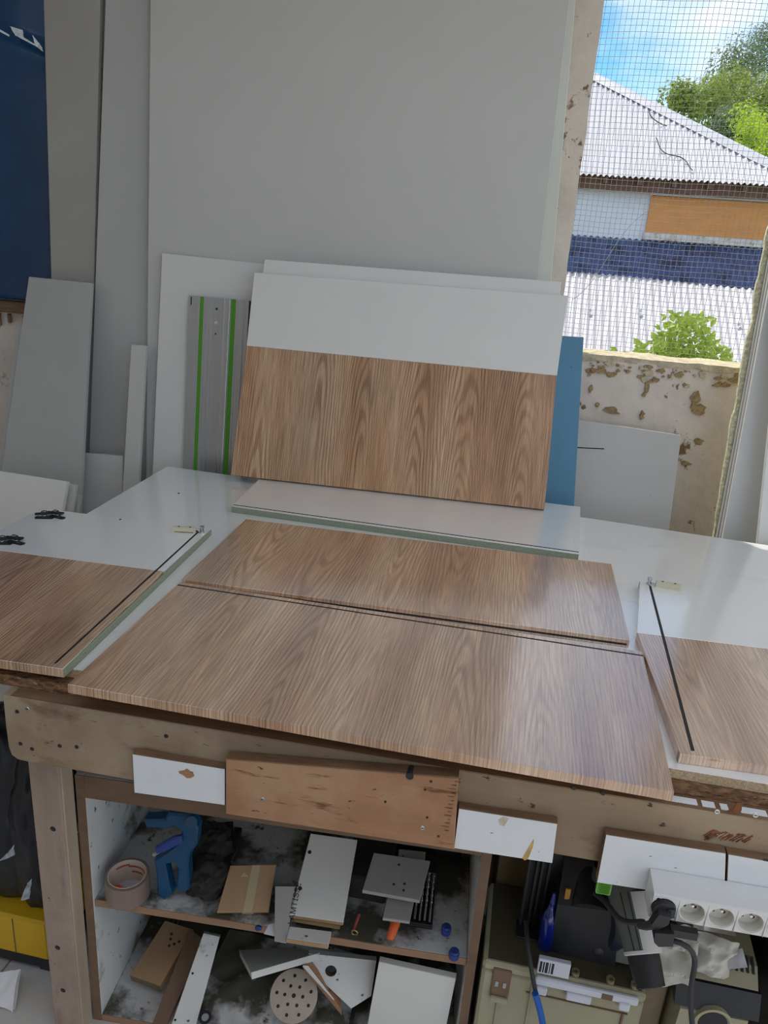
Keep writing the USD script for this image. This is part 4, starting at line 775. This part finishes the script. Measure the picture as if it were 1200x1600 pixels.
def plank(name, label, P, t, m, core=None, cat='board', holes=(), hr=.004, zoff=0):
    M = qframe(P); L = local2(M, P); b = T(name, label, cat, M)
    part(b, 'panel', mv(ext(L, t, .001), (0, 0, -t)), m, local=True)
    if core is not None: part(b, 'front_edge', hull([(L[0][0]+.0006, L[0][1]-.0008, z) for z in (-t+.0005, -.0006)]+[(L[1][0]-.0006, L[1][1]-.0008, z) for z in (-t+.0005, -.0006)]+[(L[0][0]+.0006, L[0][1]+.0004, z) for z in (-t+.0005, -.0006)]+[(L[1][0]-.0006, L[1][1]+.0004, z) for z in (-t+.0005, -.0006)]), core, local=True)
    for p in holes:
        x, y = local2(M, [p])[0]; part(b, 'hole', mv(lathe([(0, 0), (hr, 0), (hr, .0005), (0, .0005)], 14), (x, y, 0)), m_ink, local=True)
    return b
plank('white_offcut', 'white offcut board with two black holes lying tilted on the shelf', [(-0.329,1.163,0.372), (-0.221,1.172,0.372), (-0.231,1.327,0.440), (-0.333,1.319,0.440)], .014, m_white2, m_tan, holes=((-0.323,1.211,0.397), (-0.324,1.282,0.425)))
plank('small_offcut', 'small white offcut with wooden edge under the holed board, sticking out over the shelf', [(-0.323,1.126,0.352), (-0.240,1.132,0.352), (-0.242,1.164,0.352), (-0.327,1.155,0.352)], .011, m_dirty, m_tan)
one('small_offcut', 'ochre wooden offcut wedged under the holed white board', 'offcut', hull([A((-0.325,1.162,0.357)), A((-0.227,1.168,0.357)), A((-0.223,1.205,0.357)), A((-0.323,1.187,0.357)), A((-0.327,1.167,0.351)), A((-0.228,1.173,0.351)), A((-0.224,1.210,0.351)), A((-0.325,1.191,0.352))]), pbr('ochre_wood', (.33, .24, .12), .7, var=.2))
plank('grey_plate', 'largest grimy grey plate on top of the stack on the shelf', [(-0.192,1.206,0.430), (-0.076,1.210,0.430), (-0.069,1.303,0.445), (-0.188,1.295,0.445)], .010, m_grime, holes=((-0.133,1.233,0.433), (-0.112,1.239,0.433), (-0.111,1.224,0.433), (-0.131,1.279,0.440)), hr=.0025)
plank('grey_plate', 'small grey plate under the front of the largest grimy plate', [(-0.142,1.173,0.405), (-0.089,1.178,0.405), (-0.088,1.236,0.412), (-0.142,1.232,0.412)], .008, m_grime)
plank('grey_plate', 'small grey plate behind the largest grimy plate', [(-0.137,1.312,0.420), (-0.081,1.318,0.420), (-0.083,1.351,0.422), (-0.141,1.344,0.422)], .008, m_grime, holes=((-0.129,1.327,0.422),), hr=.002)
one('dark_box', 'dark box under the grey plates on the shelf', 'box', bx(*(lambda a, b: (a[0], b[0], a[1], b[1]))(cl(.515, .11, 0), cl(.625, .30, 0)), .3405, .402, .004), m_darkcloth)
chs = T('chisel', 'chisel with orange handle lying under the small grey plate', 'chisel', frame(A((-0.122,1.182,0.350))))
a, b = A((-0.125,1.175,0.351)), A((-0.116,1.215,0.375)); part(chs, 'handle', tube([a, a+(b-a)*.15, a+(b-a)*.6, b], [.006, .0088, .0098, .008], 14), m_orange)
part(chs, 'ferrule', cyl(b, b+(b-a)*.25, .007, n=12), m_steel); part(chs, 'blade', cyl(b+(b-a)*.2, b+(b-a)*1.2, .004, n=8), m_steel)
hk = T('hook', 'small brass and red hook on the shelf in front of the dark box', 'hook', frame(A((-0.199,1.183,0.340))))
part(hk, 'ring', tube([A((-0.197,1.179,0.345))+.006*A((math.cos(t), 0, math.sin(t))) for t in np.linspace(0, 6.28, 14)], .0018, 6), pbr('brass', (.45, .36, .16), .35, metal=.8))
part(hk, 'strap', tube([A((-0.200,1.185,0.346)), A((-0.197,1.192,0.360)), A((-0.194,1.203,0.370))], .003, 6), pbr('dull_red', (.28, .04, .03), .6))
rack = T('drill_rack', 'black rack holding the twist drill bits', 'rack', frame(cl(.64, .06, SZ), (.805, .055, 0)))
part(rack, 'tray', bx(.0, .075, .0, .16, .0005, .006, .001), m_dark, local=True); part(rack, 'riser', bx(.0, .075, .10, .16, .006, .05, .002), m_dark, local=True); part(rack, 'front_lip', bx(0, .075, 0, .006, .006, .012, .001), m_dark, local=True)
bit0 = None
def drill(M):
    d = T('drill_bit', 'steel twist drill bit lying in the black rack beside the grey plates', 'drill bit', M, 'twist drill bits in the rack')
    n = 40; t = np.linspace(0, 1, n); part(d, 'shank', cyl((0, 0, 0), (0, .028, 0), .0026, n=10), m_steel, local=True)
    V = []; F = []
    for i, q in enumerate(t):
        for j in range(8):
            a = j*math.pi/4; rr = .0026*(1 if j % 4 in (0, 1) else .55)*(1 if q < .95 else (1-q)*20+.05); V.append((rr*math.cos(a+q*16), .028+.07*q, rr*math.sin(a+q*16)))
    for i in range(n-1):
        for j in range(8):
            k = (j+1) % 8; F += [[i*8+j, i*8+8+k, i*8+k], [i*8+j, i*8+8+j, i*8+8+k]]
    part(d, 'flutes', (np.array(V), np.array(F)), m_steel, local=True); return d
for i in range(7):
    x = .007+.0102*i; ang = .42+.03*(i % 3); Mb = frame(cl(.64+x, .068, SZ+.011+.002*(i % 2)), (.805, .055, 0), (-.068*math.cos(ang), math.cos(ang), math.sin(ang)))
    if bit0 is None: bit0 = drill(Mb)
    else: copy_of(bit0, Mb, 'steel twist drill bit lying in the black rack beside the grey plates', 'drill bit', 'twist drill bits in the rack')
for p, lab in (((-0.017,1.220,0.360), 'dark blue cap on the shelf, behind the other blue cap'), ((0.005,1.176,0.350), 'dark blue cap at the right front corner of the shelf')):
    c = T('bottle_cap', lab, 'cap', frame(A(p)-A((0, 0, .01)))); part(c, 'skirt', lathe([(0, 0), (.0095, 0), (.0095, .017), (.008, .019), (0, .019)], 16), m_bluebits, local=True); part(c, 'rib_ring', lathe([(.0094, .002), (.0104, .002), (.0104, .013), (.0094, .013), (.0094, .002)], 12), m_bluebits, local=True)
one('dark_case', 'black tool case at the right rear of the upper shelf', 'case', bx(cl(.60, 0, 0)[0], cl(.75, 0, 0)[0], 1.42, 1.57, .3405, .53, .008), m_dark)
one('wall_plug', 'small blue plastic plug lying on the shelf under the wooden block', 'plug', bump_sphere(A((-0.387,1.141,0.345)), (.007, .006, .005), .3, 2, 2), m_bluebits)
one('paper_scrap', 'white paper scrap at the shelf edge beside the handwritten card', 'paper', crumple((-0.373,1.133,0.342), (-0.349,1.133,0.342), (-0.357,1.164,0.344), (-0.370,1.154,0.344), 6, 6, .0012, 2, .0006), m_paperw)
# --- lower compartment
plank('wooden_block', 'tan wooden board with small holes leaning in the lower compartment', [(-0.705,1.191,0.062), (-0.628,1.183,0.062), (-0.606,1.313,0.095), (-0.681,1.320,0.095)], .022, m_tan, m_tan2, holes=((-0.646,1.267,0.085), (-0.636,1.273,0.085), (-0.627,1.281,0.085), (-0.649,1.282,0.087), (-0.652,1.293,0.090)), hr=.0032)
plank('brown_board', 'dark brown board edge leaning beside the white batten in the lower compartment', [(-0.610,1.102,0.045), (-0.581,1.109,0.045), (-0.554,1.254,0.173), (-0.605,1.291,0.120)], .016, m_edge)
plank('white_batten', 'long white batten with screw holes leaning in the lower compartment', [(-0.571,1.114,0.042), (-0.520,1.127,0.042), (-0.505,1.227,0.193), (-0.542,1.225,0.197)], .016, m_dirty, holes=((-0.549,1.184,0.126), (-0.574,1.162,0.028)), hr=.0025)
for i, (x, z) in enumerate(((.075, .032), (.088, .032), (.100, .034))):
    one('black_rod', 'thin black rod on the cabinet floor below the tan board', 'rod', cyl(cl(x, .10, .024), cl(x+.012, .24, .06), .0035, n=8), m_dark, group='thin black rods')
one('debris_sheet', 'crumpled whitish plastic scraps covering the cabinet floor', 'scraps', [crumple(cl(.20, .01, .03), cl(.42, .01, .03), cl(.46, .22, .05), cl(.24, .22, .06), 20, 20, .018, 31, .002, 12), crumple(cl(.33, .05, .03), cl(.56, .01, .03), cl(.56, .22, .05), cl(.38, .24, .05), 20, 20, .016, 37, .002, 12)], m_dustshade)
wsh = T('washer', 'dark steel ring lying on the whitish scraps', 'ring', frame(A((-0.501,1.136,0.065)), (1, 0, 0), (0, .9, .25)))
part(wsh, 'ring', lathe([(.008, 0), (.0135, 0), (.0135, .0022), (.008, .0022), (.008, 0)], 28), m_darkblue, local=True)
part(wsh, 'disc', lathe([(0, .0002), (.0079, .0002), (.0079, .001), (0, .001)], 20), m_grime, local=True)
plank('white_plank', 'white-edged plank lying crosswise above the perforated disc', [(-0.407,1.157,0.200), (-0.280,1.239,0.200), (-0.366,1.287,0.164), (-0.479,1.279,0.105)], .014, m_greyboard, m_white2)
disc = Polygon([(.052*math.cos(t), .052*math.sin(t)) for t in np.linspace(0, 2*math.pi, 48)[:-1]])
hs = [(.0, .0)]+[(.020*math.cos(t), .020*math.sin(t)) for t in np.arange(6)*math.pi/3]+[(.038*math.cos(t+.3), .038*math.sin(t+.3)) for t in np.arange(9)*2*math.pi/9]
for i, (x, y) in enumerate(hs): disc = disc.difference(Point(x, y).buffer(.0036 if i else .0045, 6))
Md = frame(A((-0.325,1.204,0.100)), (1, .07, .05), (0, .86, .50))
pd = T('sanding_disc', 'perforated beige sanding disc leaning among the scraps', 'sanding disc', Md)
part(pd, 'disc', trimesh.creation.extrude_polygon(disc, .0025, engine='earcut'), pbr('beige_abrasive', (.52, .44, .37), .85, var=.1, vscale=30, spots=[(20, .60, .72, (.25, .17, .12), U)]), local=True)
part(pd, 'backing', mv(trimesh.creation.extrude_polygon(Point(0, 0).buffer(.050, 16), .002, engine='earcut'), (0, 0, -.003)), m_dark, local=True)
M, m = slab([(-0.190,1.189,0.112), (-0.152,1.221,0.121), (-0.170,1.340,0.090), (-0.333,1.329,0.071)], .016)
Ph = [(-0.198,1.213,0.090), (-0.159,1.229,0.120), (-0.155,1.239,0.200), (-0.303,1.230,0.200), (-0.276,1.243,0.140)]
M = frame(Ph[0], A(Ph[1])-A(Ph[0]), A(Ph[3])-A(Ph[0])); L = Polygon(local2(M, Ph)).convex_hull; hc = local2(M, [(-0.252,1.233,0.165)])[0]
hb = T('holed_board', 'white offcut with a round hole through it, in the lower compartment', 'board', M)
part(hb, 'panel', mv(trimesh.creation.extrude_polygon(L.difference(Point(hc).buffer(.0125, 12)), .015, engine='earcut'), (0, 0, -.015)), m_dirty, local=True)
part(hb, 'hole_lining', mv(lathe([(.0122, -.0148), (.0126, -.0148), (.0126, -.0004), (.0122, -.0004), (.0122, -.0148)], 24), (*hc, 0)), m_edge, local=True)
ch = T('torn_strip', 'torn chipboard strip with white face leaning on the holed board', 'offcut', frame(A((-0.221,1.217,0.070))))
part(ch, 'core', hull([A(p)+A((0, 0, d)) for p in ((-0.309,1.211,0.190), (-0.295,1.221,0.190), (-0.230,1.237,0.100), (-0.218,1.210,0.080), (-0.267,1.234,0.100)) for d in (0, -.012)]), m_block)
part(ch, 'face', hull([A(p)+A((0, -.002, d)) for p in ((-0.308,1.207,0.193), (-0.297,1.209,0.193), (-0.235,1.204,0.120), (-0.265,1.211,0.140)) for d in (.0, -.004)]), m_dirty, label='white laminate remnant')
plank('white_offcut', 'large white board leaning at the right end of the lower compartment', [(-0.161,1.210,0.036), (0.005,1.210,0.036), (0.015,1.208,0.261), (-0.145,1.197,0.260)], .014, m_white2)

# ------------------------------------------------------------------ bay to the right of the cabinet
one('inner_wall', 'brown board closing the back of the space beside the cabinet', 'board', bx(.06, 1.28, 1.72, 1.738, .001, .84), m_edge)
one('cardboard_box', 'brown cardboard box standing behind the cream tool case', 'box', bx(.075, .235, 1.36, 1.60, .001, .52, .003), m_tan2)
saw = T('saw_blade', 'dark round saw blade hanging behind the black steel rack', 'saw blade', frame((.205, 1.33, .50), (1, 0, 0), (0, 0, 1)))
part(saw, 'disc', lathe([(.008, 0), (.06, 0), (.06, .002), (.008, .002), (.008, 0)], 40), m_dark, local=True); part(saw, 'hub', lathe([(0, -.001), (.016, -.001), (.016, .006), (0, .006)], 20), m_darkblue, local=True)
fr = T('steel_rack', 'black steel rack standing between the cardboard box and the black power tool', 'rack', frame((.16, 1.26, .36)))
for x in (.125, .14, .150, .163): part(fr, 'upright', bx(x, x+.006, 1.25, 1.262, .38, .83, .001), m_dark)
part(fr, 'back_plate', bx(.128, .245, 1.264, 1.27, .40, .83, .001), m_dark); part(fr, 'foot', bx(.12, .19, 1.22, 1.263, .3756, .38, .001), m_dark)
# cream tool case 1
case = T('tool_case', 'cream plastic tool case with grey latches, below the black power tool', 'tool case', frame((.2, 1.25, 0)))
CF = 1.155
part(case, 'body', bx(.062, .366, CF, CF+.20, .002, .352, .006), m_casecream)
part(case, 'lid', bx(.062, .366, CF-.002, CF+.20, .3525, .3742, .005), m_casecream); part(case, 'lid_shade', bx(.070, .358, CF+.006, CF+.194, .3735, .3750, .0004), m_caselid, label='case top coloured dark to read as shade')
part(case, 'panel_seam', bx(.15, .34, CF-.003, CF+.001, .318, .320, 0), m_edge)
part(case, 'rib', bx(.1575, .1605, CF-.004, CF+.001, .01, .35, .001), m_casecream); part(case, 'rib', bx(.330, .334, CF-.004, CF+.001, .01, .32, .001), m_edge); part(case, 'rib', bx(.098, .101, CF-.004, CF+.001, .01, .33, .001), m_casecream)
lt = part(case, 'latch', bx(.083, .118, CF-.006, CF+.001, .290, .365, .002), m_edge, label='dark recessed latch pocket')
part(lt, 'lip', bx(.084, .117, CF-.014, CF-.0062, .287, .300, .002), m_casecream); part(lt, 'spring', bx(.089, .096, CF-.008, CF-.0062, .322, .335, .0005), m_zinc); part(lt, 'spring', bx(.104, .111, CF-.008, CF-.0062, .322, .335, .0005), m_zinc)
tr = part(case, 'trim', bx(.162, .352, CF-.012, CF-.0022, .353, .372, .003), m_lilac, label='pale grey trim along the case top')
for x0, x1, z0 in ((.166, .186, .334), (.222, .268, .336), (.318, .338, .340)): part(tr, 'clip', bx(x0, x1, CF-.016, CF-.0022, z0, z0+.0185, .002), m_lilac)
part(tr, 'window', bx(.285, .305, CF-.0128, CF-.0118, .356, .369, 0), m_edge)
lb = part(case, 'label_card', bx(.163, .222, CF-.004, CF+.006, .3752, .412, .001), m_lilac, label='grey label with black bars')
for i, (x, w) in enumerate(((.166, .004), (.172, .0025), (.1765, .005), (.184, .0015), (.188, .004))): part(lb, 'bar', bx(x, x+w, CF-.0046, CF-.0038, .380, .406, 0), m_ink)
for x in (.235, .30, .345): part(case, 'fitting', mv(lathe([(.004, 0), (.008, 0), (.008, .008), (.004, .008), (.004, 0)], 14), (x, CF+.012, .3752)), m_casebrown)
# black power tool on the case
pt_ = T('power_tool', 'black power tool standing on the cream tool case', 'power tool', frame((.25, 1.25, .38)))
part(pt_, 'body', hull([(x, y, z) for x, y, z in ((.185, 1.205, .3765), (.312, 1.20, .3765), (.312, 1.33, .3765), (.185, 1.33, .3765), (.185, 1.20, .50), (.295, 1.19, .52), (.285, 1.30, .62), (.195, 1.30, .61))]), m_dark)
part(pt_, 'grip', tube(spline([(.29, 1.24, .40), (.305, 1.20, .45), (.30, 1.19, .51), (.27, 1.22, .57)], 16), .018, 12), m_darkblue)
part(pt_, 'motor', cyl((.245, 1.20, .50), (.245, 1.28, .54), .035, .038, 20), m_dark)
part(pt_, 'badge', bx(.196, .206, 1.206, 1.2105, .50, .535, .001), pbr('ochre_badge', (.45, .22, .03), .5))
part(pt_, 'knob', bump_sphere((.275, 1.215, .405), (.02, .02, .02), .05, 3, 2), m_dark)
bl = T('glossy_bottle', 'glossy blue plastic bottle beside the black power tool', 'bottle', frame((.178, 1.215, .376)))
part(bl, 'body', lathe([(0, 0), (.014, 0), (.016, .004), (.016, .07), (.011, .09), (.007, .098), (.007, .11), (0, .11)], 20), pbr('glossy_blue', (.003, .010, .13), .08, coat=1.), local=True); part(bl, 'nozzle', lathe([(.0045, .1102), (.006, .1102), (.003, .135), (0, .137), (0, .1102)], 12), m_bluebits, local=True)
# grey green tool barrel with nozzle
tb = T('sander', 'grey tool with ribbed barrel and black round outlet hanging behind the plug cable', 'sander', frame((.33, 1.14, .5)))
a, b = A((0.301,1.170,0.589)), A((0.326,1.100,0.529)); d = b-a
part(tb, 'barrel', tube([a-d*.15, a, a+d*.5, b-d*.03], [.040, .040, .036, .031], 24), m_hose)
part(tb, 'collar', tube([b-d*.05, b, b+d*.015], [.0325, .0325, .0315], 24), m_strip)
e = A((.008, -.022, -.016)); part(tb, 'outlet', tube([b+d*.016, b+d*.16, b+d*.22+e*.2, b+d*.2+e, b+d*.2+e*1.12], [.0275, .0275, .0265, .0245, .0245], 24), m_dark); part(tb, 'outlet_mouth', cyl(b+d*.2+e*1.12, b+d*.2+e*1.15, .019, n=22), m_rubber)
u_ = np.cross(d, (0, 1., 0)); u_ /= np.linalg.norm(u_); n_ = np.cross(u_, d); n_ /= np.linalg.norm(n_); n_ = -n_ if n_[1] > 0 else n_
for s in (-.35, .0, .45): part(tb, 'seam', tube([a+(n_*math.cos(s)+u_*math.sin(s))*.0402, a+d*.5+(n_*math.cos(s)+u_*math.sin(s))*.0364, b-d*.06+(n_*math.cos(s)+u_*math.sin(s))*.0318], .0009, 5), m_dark)
w_ = u_*(1 if u_[0] > 0 else -1); part(tb, 'white_shell', tube([a+w_*.016+n_*.012, a+d*.5+w_*.014+n_*.010, b-d*.04+w_*.0095+n_*.008], [.030, .0275, .0235], 20), m_strip)
part(tb, 'rear_housing', hull([(x, y, z) for x in (.305, .345) for y in (1.20, 1.27) for z in (.39, .60)]), m_hose)
gt = T('cable_connector', 'green ribbed cable connector poking out below the white block', 'connector', frame(A((0.240,1.100,0.653)), (1, .02, 0), (0, 0, 1)))
part(gt, 'rim', mv(ext(Polygon([(-.0095, -.012), (.0095, -.012), (.0095, .02), (-.0095, .02)]).buffer(.003), .008, .001), (0, 0, -.008)), pbr('light_green', (.22, .55, .10), .5), local=True)
part(gt, 'tab', mv(ext(Polygon([(-.008, -.010), (.008, -.010), (.008, .02), (-.008, .02)]).buffer(.002), .006, .0006), (0, 0, -.005)), m_green, local=True)
for i in range(6): part(gt, 'rib', bx(-.007, .007, -.009+.004*i, -.0075+.004*i, .0008, .0018, .0002), m_green, local=True)
part(gt, 'sleeve', cyl((0, -.008, -.03), (0, .02, -.03), .018, n=18), m_dark, local=True)
one('air_hose', 'black hose ending in a blue sleeve in front of the cream case', 'hose', tube(spline([(0.133,1.200,0.443), (0.145,1.140,0.415), (0.165,1.120,0.356), (0.182,1.120,0.303)], 24), .0042, 10), m_rubber)
one('hose_sleeve', 'bright blue sleeve at the end of the black hose', 'sleeve', tube(spline([(0.161,1.110,0.371), (0.178,1.110,0.323), (0.189,1.110,0.281)], 10), .0062, 10), pbr('sleeve_blue', (.01, .10, .40), .4))
# second case, papers
c2 = T('dust_extractor', 'cream machine housing with dark band and round black inlet at the lower right', 'machine', frame((.5, 1.2, 0)))
part(c2, 'body', hull([(x, y, z) for x, y, z in ((.415, 1.14, .002), (.56, 1.15, .002), (.56, 1.40, .002), (.415, 1.40, .002), (.425, 1.145, .372), (.548, 1.155, .365), (.56, 1.40, .42), (.415, 1.40, .42))]), m_casecream)
part(c2, 'band', hull([(x, y, z) for x in (.414, .562) for y, z in ((1.148, .376), (1.168, .42), (1.38, .38), (1.38, .42))]), m_dark)
part(c2, 'top', hull([(x, y, z) for x in (.42, .556) for y, z in ((1.170, .424), (1.20, .45), (1.40, .424), (1.40, .47))]), m_casecream)
for i in range(13): part(c2, 'vent', hull([(.428+.0098*i+dx, y, z) for dx in (0, .0048) for y, z in ((1.188, .4425), (1.1995, .4512), (1.215, .4562), (1.198, .446))]), m_ink)
rr_ = lathe([(.026, -.004), (.0345, -.004), (.0345, .006), (.030, .007), (.026, .004), (.026, -.004)], 32); Mr = frame((0.485,1.148,0.354), (1, .08, 0), (0, .03, 1)); part(c2, 'inlet_ring', tf(rr_, Mr), m_casecream); part(c2, 'inlet', tf(lathe([(0, .001), (.0262, .001), (.0262, .005), (0, .0055)], 28), Mr), m_dark)
one('brown_case', 'tan plastic case face between the cream case and the machine housing', 'case', bx(.368, .412, 1.19, 1.40, .002, .425, .004), m_casebrown)
pp_ = T('paper_bundle', 'crumpled pale paper and film stuffed above the cream machine housing', 'paper', frame((.45, 1.2, .45)))
part(pp_, 'sheet', crumple((0.364,1.165,0.399), (0.437,1.165,0.428), (0.434,1.185,0.529), (0.353,1.185,0.519), 20, 20, .030, 5, .0015, 17), m_paper)
part(pp_, 'sheet', crumple((0.426,1.175,0.445), (0.496,1.175,0.450), (0.505,1.200,0.512), (0.413,1.200,0.514), 20, 20, .030, 8, .0015, 17), m_paper)
part(pp_, 'sheet', crumple((0.427,1.200,0.508), (0.500,1.200,0.510), (0.500,1.230,0.543), (0.426,1.230,0.539), 14, 14, .024, 12, .0015, 19), m_paper)
part(pp_, 'film', crumple((0.446,1.168,0.440), (0.526,1.168,0.476), (0.518,1.190,0.495), (0.467,1.190,0.468), 16, 12, .006, 15, .001, 18), pbr('milky_film', (.50, .50, .54), .2, var=.15, coat=.5), label='milky plastic film')
one('black_sack', 'black plastic sack filling the corner right of the machine housing', 'sack', bump_sphere((.68, 1.30, .30), (.105, .13, .32), .18, 21, 4, 2.2), m_dark)

# ------------------------------------------------------------------ left of the bench leg
bag = T('black_bag', 'black plastic bag on the yellow box left of the bench leg', 'bag', frame((-1.02, 1.35, .25)))
part(bag, 'sack', [rest([bump_sphere((-1.05, 1.31, .37), (.16, .13, .25), .14, 31, 4, 2.4), bump_sphere((-.945, 1.27, .36), (.065, .08, .25), .16, 33, 4, 2.4)], .1665)], m_dark)
part(bag, 'highlight_patch', [crumple((-0.983,1.165,0.345), (-0.941,1.165,0.373), (-0.938,1.165,0.403), (-0.955,1.165,0.378), 10, 8, .006, 3, .001, 40), crumple((-0.938,1.165,0.249), (-0.917,1.165,0.258), (-0.903,1.165,0.321), (-0.917,1.165,0.303), 10, 8, .006, 5, .001, 40)], pbr('highlight_grey', (.42, .44, .48), .2, var=.3, vscale=60, coat=.6), label='grey patches standing in for highlights on the bag')  # pale grey crumples stand in for highlights on the black bag
yb = T('yellow_box', 'yellow plastic box under the black bag, left of the bench leg', 'box', frame((-1.03, 1.4, .12)))
part(yb, 'body', bx(-1.32, -.90, 1.185, 1.46, .052, .1655, .006), m_yellow); part(yb, 'seam', bx(-.985, -.983, 1.1835, 1.187, .058, .160, 0), m_edge); part(yb, 'base', bx(-1.33, -.89, 1.195, 1.47, .012, .0515, .004), m_dark)
for x in (-1.31, -.94): part(yb, 'runner', bx(x, x+.03, 1.20, 1.46, .0005, .0115, .002), m_dark)
pw = T('tissue', 'crumpled white tissue lying on the tiles left of the bench leg', 'tissue', frame(A((-0.945,1.107,0.000))))
part(pw, 'fold', crumple((-0.995,1.107,0.004), (-0.931,1.089,0.004), (-0.950,1.159,0.050), (-1.002,1.133,0.050), 12, 12, .012, 3, .001, 16), m_paperw); part(pw, 'fold', crumple((-0.961,1.104,0.003), (-0.930,1.096,0.003), (-0.959,1.165,0.035), (-0.980,1.154,0.035), 10, 10, .006, 6, .001, 16), m_paperw)
one('white_sheet', 'white board edge at the far left, standing in for a sunlit spot below the bench top', 'board', bx(-1.62, -1.10, 1.62, 1.636, .001, .80), m_white2)  # white board also stands in for a sunlit spot without a sunbeam
